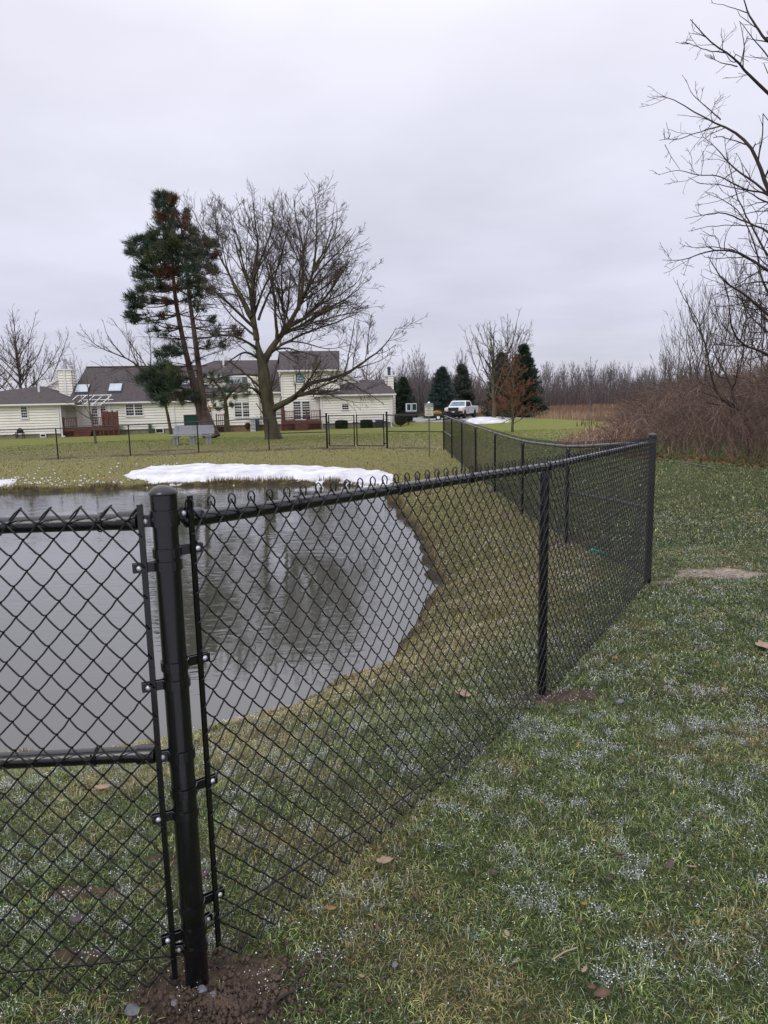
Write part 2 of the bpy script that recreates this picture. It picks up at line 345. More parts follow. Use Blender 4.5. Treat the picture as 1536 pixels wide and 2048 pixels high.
def lawn_color(x, y, d, sx=None):
    """albedo of the turf at a place (and the share of straw, frost there)"""
    r = np.hypot(x, y)
    n = fbm(x * .9, y * .9, 31, 4); n2 = fbm(x * 4, y * 4, 35, 3); n3 = fbm(x * .18, y * .5, 39, 3)
    near = np.array([.076, .116, .031]); olive = np.array([.190, .182, .058]); far = np.array([.165, .190, .040]); tan = np.array([.235, .190, .090])
    inside = sm((2.1 - d) / 1.6)                                             # pond bank
    c = near * (1 - sm((r - 5) / 10))[:, None] + np.array([.085, .110, .034]) * sm((r - 5) / 10)[:, None]
    bright = sm((y - 27) / 12)
    c = c * (1 - bright)[:, None] + far * bright[:, None]
    midf = sm((y - 17) / 5) * (1 - sm((y - 29) / 9)) * sm((6 - x) / 4)
    c = c * (1 - midf)[:, None] + (np.array([.185, .172, .075])) * midf[:, None]
    bank = np.clip(inside * (sm((y - 2.3) / 3.5)) + .25 * inside + .55 * sm((y - 5) / 5) * sm((2.45 - x) / .3) * (y < 27), 0, 1)
    c = c * (1 - bank)[:, None] + olive * bank[:, None]
    st = np.clip((n - .57) * .9 + (n2 - .5) * 1.6 + bank * .35, 0, 1) * .6
    c = c * (1 - st)[:, None] + tan * st[:, None]
    st2 = np.clip((n3 - .5) * 3, 0, 1) * bright * .5
    c = c * (1 - st2)[:, None] + np.array([.19, .155, .06]) * st2[:, None]
    return c, bank, n, n2

th = np.radians(np.concatenate([np.arange(-100, -38, 1.5), np.arange(-38, 38, .22), np.arange(38, 101, 1.5)]))
lr = np.concatenate([np.arange(math.log(.9), math.log(40), .0062), np.arange(math.log(40), math.log(1200), .03)])
TH, LR = np.meshgrid(th, lr); RR = np.exp(LR); gx = (RR * np.sin(TH)).ravel(); gy = (RR * np.cos(TH)).ravel()
gzv, gd = ground(gx, gy, True)
smk = soil_mask(gx, gy)
gzv = gzv + smk * ((fbm(gx * 14, gy * 14, 51, 3) - .42) * .05 * (np.hypot(gx, gy) < 12) * .6)
gc, bk, _n1, _n2 = lawn_color(gx, gy, gd)
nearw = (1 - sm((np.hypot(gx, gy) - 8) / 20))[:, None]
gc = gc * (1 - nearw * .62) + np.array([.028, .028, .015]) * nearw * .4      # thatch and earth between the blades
gm = sm((-sdf(gx, gy, MEADOW)) / 1.5 + .5)[:, None]
mead = np.array([.13, .085, .058]) * (.75 + .5 * fbm(gx * .25, gy * .12, 61, 3))[:, None]
gc = gc * (1 - gm) + mead * gm
soilc = np.array([.085, .06, .045])[None] * (.55 + .9 * fbm(gx * 9, gy * 9, 71, 3))[:, None]
_t = np.exp(-np.hypot(gx - _q[0], gy - _q[1]) ** 2 / .8)[:, None]; soilc = soilc * (1 - _t) + np.array([.29, .235, .195]) * (.45 + 1.0 * fbm(gx * 9, gy * 9, 71, 3))[:, None] * _t
gc = gc * (1 - smk[:, None] * .92) + soilc * smk[:, None] * .92
edge = np.exp(-np.abs(gd) / .08)[:, None] * .6                               # muddy strip at the waterline
gc = gc * (1 - edge) + np.array([.055, .038, .022]) * edge
gc = np.where(gd[:, None] < 0, np.array([.05, .04, .028]), gc)
rows, cols = TH.shape; ii = np.arange(rows * cols).reshape(rows, cols)
gf = np.stack([ii[:-1, :-1], ii[:-1, 1:], ii[1:, 1:], ii[1:, :-1]], -1).reshape(-1, 4)
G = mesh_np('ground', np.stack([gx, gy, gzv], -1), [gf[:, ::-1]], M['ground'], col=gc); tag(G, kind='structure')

# water sheet (a gently enlarged pond outline, hidden under the banks)
xs = np.arange(-24, 4, .5); ys = np.arange(2.5, 22, .5); XX, YY = np.meshgrid(xs, ys)
wi = np.arange(XX.size).reshape(XX.shape); wf = np.stack([wi[:-1, :-1], wi[:-1, 1:], wi[1:, 1:], wi[1:, :-1]], -1).reshape(-1, 4)
cx = XX.ravel(); cy = YY.ravel(); keep = (sdf(cx, cy, POND) < 1.0)
wf = wf[keep[wf].all(axis=1)]
Wt = mesh_np('pond_water', np.stack([cx, cy, np.full(cx.shape, ZW)], -1), [wf], M['water'], smooth=False); tag(Wt, kind='structure')

# ------------------------------------------------------------------ grass blades
def frostf(x, y): return .72 * fbm(x * 17, y * 17, 91, 3) + .18 * fbm(x * 4.2, y * 4.2, 97, 3) + .10 * fbm(x * .7, y * .7, 95, 2)
def make_blades(n, r0, r1, half, hmin, hmax, wid, power=1.0, xshift=0.0):
    """n blades, constant areal density when power = 1"""
    u = RNG.random(n)
    r = np.sqrt(r0 ** 2 + (r1 ** 2 - r0 ** 2) * u) if power == 1 else r0 * (r1 / r0) ** u
    a = (RNG.random(n) * 2 - 1) * half + xshift
    x = r * np.sin(a); y = r * np.cos(a)
    z, d = ground(x, y, True)
    s = soil_mask(x, y)
    k = (d > .03) & (RNG.random(n) > s * .93) & (sdf(x, y, MEADOW) > 0)
    x, y, z, d, r = x[k], y[k], z[k], d[k], r[k]; n = len(x)
    c, bank, f1, f2 = lawn_color(x, y, d)
    base = c * 1.15
    q = RNG.random(n)
    pst = np.clip(.07 + .36 * bank + np.clip((f1 - .5) * .4 + (f2 - .5) * .9, -.1, .25), .05, .7)
    straw = q < pst
    sc = np.array([.30, .225, .105]) * (.5 + .9 * RNG.random(n))[:, None]
    base = np.where(straw[:, None], sc, base * (.35 + 1.35 * RNG.random(n) ** 1.3)[:, None])
    pale = (~straw) & (RNG.random(n) < .20); base = np.where(pale[:, None], base * .3 + np.array([.33, .38, .19]) * (.4 + .9 * RNG.random((n, 1))), base)  # pale share stands for highlights on the turf, painted into blade colour
    yel = (~straw) & (RNG.random(n) < .18); base = np.where(yel[:, None], base * np.array([1.6, 1.35, .8]), base)
    base = base * np.clip(.25 + 1.5 * fbm(x * 13, y * 13, 141, 3), .3, 1.6)[:, None]
    fro = frostf(x, y)
    pf = np.clip((fro - .54) * 4.5, 0, .7) * (1 - .85 * sm((r - 6) / 9)) * (1 - .6 * bank) + .04
    frost = RNG.random(n) < pf
    fc = np.array([.52, .58, .55]) * (.5 + .7 * RNG.random(n))[:, None]
    base = np.where(frost[:, None], base * .3 + fc * .7, base)
    h = hmin + (hmax - hmin) * RNG.random(n) ** 1.6
    az = RNG.random(n) * 2 * np.pi + 0; lean = R_(25) + RNG.random(n) ** .7 * R_(58)
    dx = np.cos(az) * np.sin(lean); dy = np.sin(az) * np.sin(lean); dz = np.cos(lean)
    w = wid * (.55 + .8 * RNG.random(n)) * np.where(frost, .7, 1)
    sx = -np.sin(az) * w / 2; sy = np.cos(az) * w / 2
    P0 = np.stack([x, y, z - .003], -1); m = h * .55
    P1 = P0 + np.stack([dx * m * .7, dy * m * .7, dz * m + m * .25], -1)
    P2 = P1 + np.stack([dx * h * .55, dy * h * .55, dz * h * .30 - h * .06], -1)
    sd_ = np.stack([sx, sy, np.zeros(n)], -1)
    V = np.stack([P0 - sd_, P0 + sd_, P1 - sd_ * .8, P1 + sd_ * .8, P2], 1).reshape(-1, 3)
    b = np.arange(n)[:, None] * 5
    C = np.repeat(base, 5, axis=0).reshape(n, 5, 3); C[:, :2] *= .32; C[:, 2:4] *= .9; C[:, 4] *= 1.25; C[frost, 4] = C[frost, 4] * .3 + np.array([.75, .78, .8]) * .7  # blade feet darkened, tips lightened: shade and highlights painted into the colour
    return V, b + np.array([0, 1, 3, 2]), b + np.array([2, 3, 4]), C.reshape(-1, 3)
Vs, Qs, Ts, Cs = [], [], [], []; off = 0
for args in ((320000, 1.0, 3.6, R_(46), .012, .040, .0022), (440000, 3.6, 8.5, R_(47), .016, .045, .0036),
             (185000, 8.5, 20, R_(42), .03, .07, .009), (105000, 20, 46, R_(39), .04, .085, .018)):
    v, qd, tr, c = make_blades(*args); Vs.append(v); Qs.append(qd + off); Ts.append(tr + off); Cs.append(c); off += len(v)
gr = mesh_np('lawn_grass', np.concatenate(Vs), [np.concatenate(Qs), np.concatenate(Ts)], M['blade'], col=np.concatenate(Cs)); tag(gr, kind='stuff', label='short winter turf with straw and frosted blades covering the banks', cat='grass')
# tufted brown grass fringe along the waterline
def fringe(n):
    k = RNG.integers(0, 28, n); t = RNG.random(n)[:, None]
    P = POND[k] * (1 - t) + POND[(k + 1) % len(POND)] * t + RNG.normal(0, .07, (n, 2))
    x, y = P[:, 0], P[:, 1]; z, d = ground(x, y, True); kk = (d > -.02) & (d < .3); x, y, z = x[kk], y[kk], z[kk]; n = len(x)
    far = (y > 15); h = np.where(far, .07 + .16 * RNG.random(n) * (vn(x * 1.3, y * 1.3, 5) > .45), (.02 + .03 * RNG.random(n)))
    w = np.where(far, .018, .006); az = RNG.random(n) * 6.28; l = .6 * RNG.random(n)
    P0 = np.stack([x, y, z - .01], -1); P1 = P0 + np.stack([np.cos(az) * h * l, np.sin(az) * h * l, h], -1); s = np.stack([-np.sin(az) * w / 2, np.cos(az) * w / 2, 0 * w], -1)
    V = np.stack([P0 - s, P0 + s, P1], 1).reshape(-1, 3); C = np.repeat(np.array([.19, .14, .06]) * (.3 + 1.1 * RNG.random(n))[:, None], 3, axis=0)
    return V, np.arange(n)[:, None] * 3 + np.arange(3), C
v, f, c = fringe(17000); tag(mesh_np('shore_grass', v, [f], M['blade'], col=c), kind='stuff', label='brown tufted grass fringe along the waterline of the pond', cat='grass')

# snow pellets lying in the turf
OCT = np.array([(1, 0, 0), (0, 1, 0), (-1, 0, 0), (0, -1, 0), (0, 0, 1), (0, 0, -1)], float)
OF = np.array([(0, 1, 4), (1, 2, 4), (2, 3, 4), (3, 0, 4), (1, 0, 5), (2, 1, 5), (3, 2, 5), (0, 3, 5)])
def blobs(P, r):
    n = len(P); V = P[:, None] + OCT[None] * r[:, None, None] * (.7 + .6 * RNG.random((n, 6, 1)))
    return V.reshape(-1, 3), (np.arange(n)[:, None, None] * 6 + OF[None]).reshape(-1, 3)
def pellets(n, r0, r1, half, rad, lift):
    r = np.sqrt(r0 ** 2 + (r1 ** 2 - r0 ** 2) * RNG.random(n)); a = (RNG.random(n) * 2 - 1) * half; x = r * np.sin(a); y = r * np.cos(a)
    fro = frostf(x, y)
    z, d = ground(x, y, True); k = (d > .05) & (RNG.random(n) < np.clip((fro - .55) * 6, .05, .9))
    x, y, z = x[k], y[k], z[k]; n = len(x)
    return np.stack([x, y, z + lift * (.3 + RNG.random(n))], -1), rad * (.4 + .9 * RNG.random(n) ** 2)
A = [pellets(120000, 1.0, 4, R_(46), .0021, .024), pellets(155000, 4, 11, R_(47), .0034, .028)]
v, f = blobs(np.concatenate([a[0] for a in A]), np.concatenate([a[1] for a in A]))
tag(mesh_np('snow_pellets', v, [f], M['grain'], smooth=False), kind='stuff', label='white snow pellets dusted over the near turf', cat='snow')

# ------------------------------------------------------------------ snow banks
def snow_patch(poly, thick, step, label, base=None, rag=.5, kind=None, spd=9):
    P = np.array([p[:2] for p in poly]); x0, y0 = P.min(0) - 1; x1, y1 = P.max(0) + 1
    X, Y = np.meshgrid(np.arange(x0, x1, step), np.arange(y0, y1, step)); x = X.ravel(); y = Y.ravel()
    d = -sdf(x, y, P) + (fbm(x * 1.1, y * 1.1, 11, 3) - .5) * rag * 1.6 + (fbm(x * 5, y * 5, 12, 2) - .5) * rag * .8
    prof = np.sqrt(np.clip(d, 0, spd) / spd) if spd < 9 else np.minimum(1, np.sqrt(np.clip(d, 0, 1) / .6))
    h = prof * thick * (.75 + .5 * fbm(x * .8, y * .8, 13, 3)) + (fbm(x * 3, y * 3, 14, 3) - .5) * .05
    z = ground(x, y) + np.where(d > 0, h, -.05); i = np.arange(x.size).reshape(X.shape)
    f = np.stack([i[:-1, :-1], i[:-1, 1:], i[1:, 1:], i[1:, :-1]], -1).reshape(-1, 4); f = f[(d > -.08)[f].any(axis=1)]
    us = np.unique(f); re = np.full(x.size, -1); re[us] = np.arange(len(us))
    o = mesh_np('snow_bank', np.stack([x, y, z], -1)[us], [re[f]], M['snow']); return tag(o, label, 'snow', None, kind)
zb = -.62
far_snow = [atg(px, py) for px, py in ((246, 948), (300, 936), (380, 931), (450, 929), (560, 932), (640, 933), (700, 938), (768, 943), (784, 955), (782, 966), (770, 972), (700, 966), (640, 962), (560, 961), (480, 963), (420, 965), (350, 967), (300, 962), (262, 956))]
snow_patch(far_snow, .10, .11, 'long white snow bank lying along the far shore of the pond', rag=.4)
snow_patch([atg(a, b) for a, b in ((-12, 963), (22, 960), (22, 967), (8, 971), (-12, 970))], .05, .1, 'small thin snow patch at the left edge of the far shore', rag=.35)
snow_patch([atg(a, b) for a, b in ((762, 975), (800, 974), (795, 984), (770, 985))], .08, .08, 'small snow remnant at the right corner of the pond behind the fence rail', rag=.25)
yb = 62
pile = [(7.0, 63.2), (7.7, 61.2), (9.5, 60.4), (10.9, 61.4), (11.0, 63.2), (9.3, 64.8), (7.8, 64.6)]
snow_patch(pile, .6, .3, 'heaped white snow pile around the bare tree beside the pickup', rag=.5, spd=2.2)
v_, n_ = [], 1500
x = RNG.uniform(-15, -5.5, n_); y = RNG.uniform(19.6, 24, n_); z, d = ground(x, y, True); k = (d > .15) & (RNG.random(n_) < np.exp(-d / 2.2) * (.3 + .7 * (fbm(x * .5, y * .5, 7, 2) > .45)))
v, f = blobs(np.stack([x, y, z + .03], -1)[k], .032 * (.3 + RNG.random(k.sum())))
v[:, 2] = v[:, 2] * 1.0
tag(mesh_np('snow_crumbs', v, [f], M['snow'], smooth=False), kind='stuff', label='scattered snow crumbs on the far bank left of the snow', cat='snow')

# ------------------------------------------------------------------ chain link fence
CW = .0668; RH = .0718; NR = 17
class Path:
    def __init__(s, pts, zt):     # pts xy, zt = top height of the fabric at each
        s.p = np.array(pts, float); seg = np.diff(s.p, axis=0); s.l = np.concatenate([[0], np.cumsum(np.linalg.norm(seg, axis=1))]); s.zt = np.array(zt, float)
        s.len = s.l[-1]
    def xy(s, t): return np.stack([np.interp(t, s.l, s.p[:, 0]), np.interp(t, s.l, s.p[:, 1])], -1)
    def z(s, t):
        if len(s.l) < 4: return np.interp(t, s.l, s.zt)
        # smooth
        return .25 * np.interp(t - .7, s.l, s.zt) + .5 * np.interp(t, s.l, s.zt) + .25 * np.interp(t + .7, s.l, s.zt)
    def nrm(s, t):
        a = s.xy(np.clip(t - .02, 0, s.len)); b = s.xy(np.clip(t + .02, 0, s.len)); d = b - a; d /= np.linalg.norm(d, axis=-1, keepdims=True) + 1e-12
        return d
def fabric(path, s0, s1, side, off, near, r=.0023, n=5, rows=NR, rh=RH, name='mesh_fabric', parent=None, knuckle='loop'):
    if not near: r *= .78
    """woven zig-zag wires; side=+1/-1 which side of the rail, off = distance from rail axis"""
    nw = int(round((s1 - s0) / (CW / 2))); cw = (s1 - s0) / nw; J = 2 * rows
    i = np.arange(nw)[:, None]; j = np.arange(J + 1)[None, :]
    ext = ((i + j) % 2)                             # 0 left extreme, 1 right extreme
    s = s0 + (i + ext) * cw; zf = np.broadcast_to(j * (rh / 2), ext.shape)   # height above the lower edge
    tdir = np.where(ext == 1, 1, -1)
    if near:
        T = .0042; ov = r * .75
        S_, Z_, O_ = [], [], []
        for jj in range(J + 1):
            sg = tdir[:, jj]; a = ov * sg
            nxt = 1 if jj < J else 0
            # arriving at front when heading right, leaves to the back
            if jj > 0: S_.append(s[:, jj] - sg * .005); Z_.append(zf[:, jj] - .0045); O_.append(sg * T)
            S_.append(s[:, jj] + a); Z_.append(zf[:, jj] + 0 * s[:, jj]); O_.append(0 * s[:, jj])
            if jj < J:
                S_.append(s[:, jj] - sg * .005); Z_.append(zf[:, jj] + .0045); O_.append(-sg * T)
                S_.append(s[:, jj] - sg * (cw * .5)); Z_.append(zf[:, jj] + rh * .25 - .0015); O_.append(-sg * T * .9)
        S_ = np.stack(S_, 1); Z_ = np.stack(Z_, 1); O_ = np.stack(O_, 1)
        jit = (hash2(np.round(S_ / cw), np.round(Z_ / (rh / 2)), 5) - .5) * .002; S_ = S_ + jit; 
        jz = (hash2(np.round(S_ / cw), np.round(Z_ / (rh / 2)), 6) - .5) * .002; Z_ = Z_ + jz
        wav = .006 * np.sin(S_ * 2.1 + Z_ * 3) + .004 * np.sin(S_ * 5.3 - Z_ * 4.2); O_ = O_ + wav
    else: S_, Z_ = s, zf + 0 * s; O_ = np.where(ext == 1, .003, -.003)
    xy = path.xy(S_.ravel()).reshape(*S_.shape, 2); dd = path.nrm(S_.ravel()).reshape(*S_.shape, 2)
    nn = np.stack([dd[..., 1], -dd[..., 0]], -1) * side
    zt = path.z(S_.ravel()).reshape(S_.shape)
    P = np.concatenate([xy + nn * (off + O_)[..., None], (zt - (rows * rh - Z_))[..., None]], -1)
    V, F = tubes(P, np.full(P.shape[:2], r), n)
    VV, FF = [V], [F]; o = len(V)
    # selvages
    pk = np.arange(1 if nw else 0, nw)[:, None]
    ks = [k for k in range(0, nw + 1) if (k + 0) % 2 == 0] 
    ks = np.array([k for k in range(0, nw + 1) if ((k - 1) % 2 == 1)])           # top peaks: wire k at left extreme
    s_p = s0 + ks * cw
    def sel(sp, shape, zoff, rr):
        nonlocal o
        sh = np.array(shape)  # (K,3): ds, dz, doff
        S2 = np.clip(sp[:, None] + sh[None, :, 0], 0, path.len); x2 = path.xy(S2.ravel()).reshape(*S2.shape, 2); d2 = path.nrm(S2.ravel()).reshape(*S2.shape, 2)
        n2 = np.stack([d2[..., 1], -d2[..., 0]], -1) * side
        P2 = np.concatenate([x2 + n2 * (off + sh[None, :, 2])[..., None], (path.z(S2.ravel()).reshape(S2.shape) + zoff + sh[None, :, 1])[..., None]], -1)
        v2, f2 = tubes(P2, np.full(P2.shape[:2], rr), n); VV.append(v2); FF.append(f2 + o); o += len(v2)
    if knuckle == 'loop':
        sel(s_p, [(-.0050, -.014, -.004), (-.0060, .003, -.006), (-.0048, .011, -.004), (0, .016, 0), (.0048, .011, .004), (.0060, .003, .006), (.0050, -.014, .004)], 0, r)
    else:
        sel(s_p, [(-.003, .001, -.003), (.012, -.012, .0015), (.024, -.026, .0035)], .002, r * .95)
    sel(s_p if rows % 1 == 0 else s_p, [(-.012, .014, .004), (0, -.001, 0), (.012, .012, -.004), (.016, .018, -.006)], -rows * rh, r)
    return mesh_np(name, np.concatenate(VV), [np.concatenate(FF)], M['wire'], parent, smooth=near)
def post_cap(x, y, z, r, par):
    b = MB().lathe([(r * 1.06, -.034), (r * 1.06, -.002), (r * 1.14, 0), (r * 1.14, .002), (r * 1.0, .008), (r * .75, .015), (r * .4, .019), (.001, .0205)], (x, y, z), 24)
    return b.build('post_cap', M['vinyl'], par, True, world=True)
def band(px_, py_, z, r, to, par, wid=.022, bolt=True, twist=0, nutside=-1):
    """strap around a post reaching out to a point, with a carriage bolt"""
    c = np.array([px_, py_]); to = np.array(to, float); d = to - c; Ld = np.linalg.norm(d); d /= Ld; nn = np.array([-d[1], d[0]])
    if nn[1] > 0: nn = -nn                                # camera side
    m = MB(); rr = r + .0028; pts = []
    a0 = math.asin(min(.9, .006 / rr))
    for k in range(21):
        a = a0 + (2 * math.pi - 2 * a0) * k / 20
        v = d * math.cos(a) + nn * math.sin(a); pts.append(c + v * rr)
    e1 = c + d * (Ld + .016) + nn * .006; e2 = c + d * (Ld + .016) - nn * .006
    pts = [e1, c + d * (Ld - .012) + nn * .006] + pts + [c + d * (Ld - .012) - nn * .006, e2]
    h = wid / 2; vs = []
    for i, q in enumerate(pts):
        p0 = pts[max(0, i - 1)]; p1 = pts[min(len(pts) - 1, i + 1)]; tt = (p1 - p0); tt /= np.linalg.norm(tt) + 1e-9; on = np.array([tt[1], -tt[0]]) * .0014
        for (s_, zz) in ((-1, -h), (1, -h), (1, h), (-1, h)): vs.append((*(q + on * s_), z + zz))
    fs = []
    for i in range(len(pts) - 1):
        b0_ = i * 4
        for k in range(4): fs.append((b0_ + k, b0_ + (k + 1) % 4, b0_ + 4 + (k + 1) % 4, b0_ + 4 + k))
    fs += [(3, 2, 1, 0), tuple(len(pts) * 4 - 4 + k for k in range(4))]
    m.add(vs, fs); o = m.build('tension_band', M['vinyl'], par, False, world=True)
    if bolt:
        q = c + d * (Ld + .002) + nn * .0075
        b = MB().lathe([(.0066, 0), (.0066, .001), (.0058, .0035), (.0035, .0055), (.0006, .0063)], (q[0], q[1], z), 14, axis=(nn[0], nn[1], 0))
        q2 = c + d * (Ld + .002) - nn * .0075
        b.lathe([(.0055, 0), (.0055, .006), (.003, .0062), (.003, .014)], (q2[0], q2[1], z), 6, axis=(-nn[0], -nn[1], 0))
        b.build('bolt', M['galv'], o, True, world=True)
    return o
def ring_tie(path, s, z, r, side, off, par, name='tie_wire', m=None):
    c = path.xy(np.array([s]))[0]; d = path.nrm(np.array([s]))[0]; nn = np.array([d[1], -d[0]]) * side
    pts = []
    for k in range(15):
        a = -.9 + (2 * math.pi + 1.6) * k / 14; rr = r + .003
        o_ = rr * math.cos(a); zz = rr * math.sin(a)
        if o_ > rr * .85: o_ += .006
        pts.append((c[0] + nn[0] * o_ + d[0] * .010 * k / 14, c[1] + nn[1] * o_ + d[1] * .010 * k / 14, z + zz))
    return MB().tube(pts, .0018, 5).build(name, m or M['wire'], par, True, world=True)
GFB = 'black chain link fence runs around the pond'
ROFF = .021
PN = np.array([-.5065, 1.62])                       # near terminal post
# --- run A: left of the near post
zA = 1.250
pA = Path([PN, (-3.3, 1.50)], [zA, zA - .01])
rA = empty('chain_link_fence', (PN[0] - .1, PN[1], 0), 'nearest fence panel at the left edge with a middle rail, cut off by the picture', 'fence', GFB)
fabric(pA, .045, 2.45, -1, .030, True, knuckle='plain', parent=rA)
rail_z = 1.218
def rail(path, s0, s1, dz, r, par, name, n=14, step=.25):
    t_ = np.linspace(s0, s1, max(2, int((s1 - s0) / step))); xy = path.xy(t_); z = path.z(t_) + dz
    return MB().tube([(a[0], a[1], b) for a, b in zip(xy, z)], r, n).build(name, M['vinyl'], par, True, world=True)
rail(pA, .075, 2.6, -.040, .0195, rA, 'top_rail'); rail(pA, .075, 2.6, -.614, .0195, rA, 'middle_rail')
pL = MB().tube([(-3.12, 1.50, -.3), (-3.12, 1.50, 1.2)], .024, 16).build('line_post', M['vinyl'], rA, True, world=True)
dA = (pA.p[1] - pA.p[0]); dA /= np.linalg.norm(dA); nA = np.array([dA[1], -dA[0]])
if nA[1] > 0: nA = -nA
qa = PN + dA * .048 - nA * -.020
def flatbar(q, z0, z1, par, d):
    m = MB(); h = .0065; w = .003; n_ = np.array([-d[1], d[0]])
    c4 = [q + d * h + n_ * w, q - d * h + n_ * w, q - d * h - n_ * w, q + d * h - n_ * w]
    return m.add([(*c, z0) for c in c4] + [(*c, z1) for c in c4], [(3, 2, 1, 0), (4, 5, 6, 7)] + [(i, (i + 1) % 4, 4 + (i + 1) % 4, 4 + i) for i in range(4)]).build('tension_bar', M['vinyl'], par, False, world=True)
flatbar(PN + dA * .046 + nA * .030, .045, 1.252, rA, dA)
# cup (rail end) and bands, top to bottom on the left side
for z_ in (1.105, .818, .482, .155): band(PN[0], PN[1], z_, .0292, PN + dA * .058 + nA * .024, rA)
for z_, rr in ((1.211, .0195), (.636, .0195)):
    q = PN + dA * .052
    band(PN[0], PN[1], z_, .0292, PN + dA * .040 + nA * .012, rA, wid=.026)
    MB().lathe([(.010, 0), (.022, .010), (.0235, .020), (.0235, .052), (.0200, .053)], (q[0], q[1], z_ + (0 if z_ > 1 else 0)), 18, axis=(dA[0], dA[1], 0)).build('rail_end_cup', M['vinyl'], rA, True, world=True)
band(PN[0], PN[1], .112, .0292, PN + dA * .036 + nA * .006, rA, wid=.02)
t_ = np.linspace(.03, 2.5, 12); xy = pA.xy(t_)
MB().tube([(a[0] + nA[0] * .02, a[1] + nA[1] * .02, .105 - .012 * math.sin(k * .6) - .03 * tt) for k, (a, tt) in enumerate(zip(xy, t_))], .003, 6).build('tension_wire', M['wire'], rA, True, world=True)
for s_ in (.14, .62, 1.2): ring_tie(pA, s_, pA.z(s_) - .040, .0195, -1, ROFF, rA)
for s_ in (.20, .75): ring_tie(pA, s_, pA.z(s_) - .614, .0195, -1, ROFF, rA)
# --- run B: near post to corner post
PM = np.array([.825, 3.53]); PC = np.array([2.30, 6.06])
pB = Path([PN, PM, PC], [1.243, 1.172, 1.115])
rB = empty('chain_link_fence', (PN[0], PN[1], 0), 'near fence run from the big domed post to the corner post, beside the water', 'fence', GFB)
dB = (PM - PN); dB /= np.linalg.norm(dB); nB = np.array([dB[1], -dB[0]])      # toward the camera / lawn side
fabric(pB, .050, pB.len - .02, 1, .028, True, parent=rB)
rail(pB, .075, pB.l[1] - .02, -.040, .0195, rB, 'top_rail'); rail(pB, pB.l[1] - .03, pB.len - .04, -.040, .0195, rB, 'top_rail')
po = MB().tube([(PN[0] - .0, PN[1], -.35), (PN[0], PN[1], 1.262)], .0292, 28).build('terminal_post', M['vinyl'], rB, True, world=True)
post_cap(PN[0], PN[1], 1.272, .0292, rB)
po = MB().tube([(PM[0] - nB[0] * .02, PM[1] - nB[1] * .02, -.4), (PM[0] - nB[0] * .02, PM[1] - nB[1] * .02, 1.10)], .0245, 24).build('line_post', M['vinyl'], rB, True, world=True)
MB().lathe([(.0275, -.05), (.0275, -.012), (.022, -.002), (.012, .01)], (PM[0] - nB[0] * .01, PM[1] - nB[1] * .01, 1.125), 18).lathe([(.0235, -.022), (.0235, .022)], (PM[0], PM[1], pB.z(pB.l[1]) - .040), 18, axis=(dB[0], dB[1], 0)).build('loop_cap', M['vinyl'], rB, True, world=True)
flatbar(PN + dB * .053 + nB * .028, .085, 1.262, rB, dB)
for z_ in (1.135, .862, .540, .225): band(PN[0], PN[1], z_, .0292, PN + dB * .066 + nB * .022, rB)
band(PN[0], PN[1], 1.222, .0292, PN + dB * .040 + nB * .010, rB, wid=.026)
q = PN + dB * .050; MB().lathe([(.010, 0), (.022, .010), (.0235, .020), (.0235, .05), (.0200, .051)], (q[0], q[1], 1.205), 18, axis=(dB[0], dB[1], -.02)).build('rail_end_cup', M['vinyl'], rB, True, world=True)
band(PN[0], PN[1], .165, .0292, PN + dB * .036 + nB * .004, rB, wid=.02)
t_ = np.linspace(.03, pB.len - .03, 24); xy = pB.xy(t_)
MB().tube([(a[0] + nB[0] * .015, a[1] + nB[1] * .015, max(gz(a[0], a[1]) + .075, .15 - .14 * tt / 1.2 if tt < 1 else -9) + .006 * math.sin(k)) for k, (a, tt) in enumerate(zip(xy, t_))], .003, 6).build('tension_wire', M['wire'], rB, True, world=True)
for s_ in np.arange(.45, pB.len - .2, .52): ring_tie(pB, float(s_), float(pB.z(s_)) - .040, .0195, 1, ROFF, rB)
for k, z_ in enumerate((.95, .72, .45, .2, .02)):
    MB().tube([(PM[0] + dB[0] * a + nB[0] * b, PM[1] + dB[1] * a + nB[1] * b, z_ + .01 * a / .03) for a, b in ((-.03, .03), (-.026, .008), (-.026, -.03), (0, -.05), (.026, -.03), (.026, .008), (.03, .03))], .002, 5).build('tie_wire', M['wire'], rB, True, world=True)
# corner post belongs to the side run
SP = [(2.32, 8.82), (2.35, 11.83), (2.33, 14.64), (2.24, 17.0), (2.20, 19.6), (2.17, 22.1), (2.18, 25.3)]
ST = [1.115, .90, .80, .815, .865, .905, .945, .985]
pC = Path([PC] + SP, ST)
rC = empty('chain_link_fence', (PC[0], PC[1], gz(*PC)), 'long fence run receding along the right bank, its top rail curving with the ground', 'fence', GFB)
MB().tube([(PC[0], PC[1], -.5), (PC[0], PC[1], 1.128)], .0305, 24).build('terminal_post', M['vinyl'], rC, True, world=True)
post_cap(PC[0], PC[1], 1.136, .0305, rC)
fabric(pC, .03, pC.len - .03, 1, .026, False, r=.0024, n=4, parent=rC)
rail(pC, .02, pC.len, -.040, .0185, rC, 'top_rail', n=12)
rail(pC, .03, pC.l[1] - .02, -.60, .0185, rC, 'brace_rail', n=12)
rail(pC, pC.l[-2] + .02, pC.len, -.60, .0185, rC, 'brace_rail', n=8)
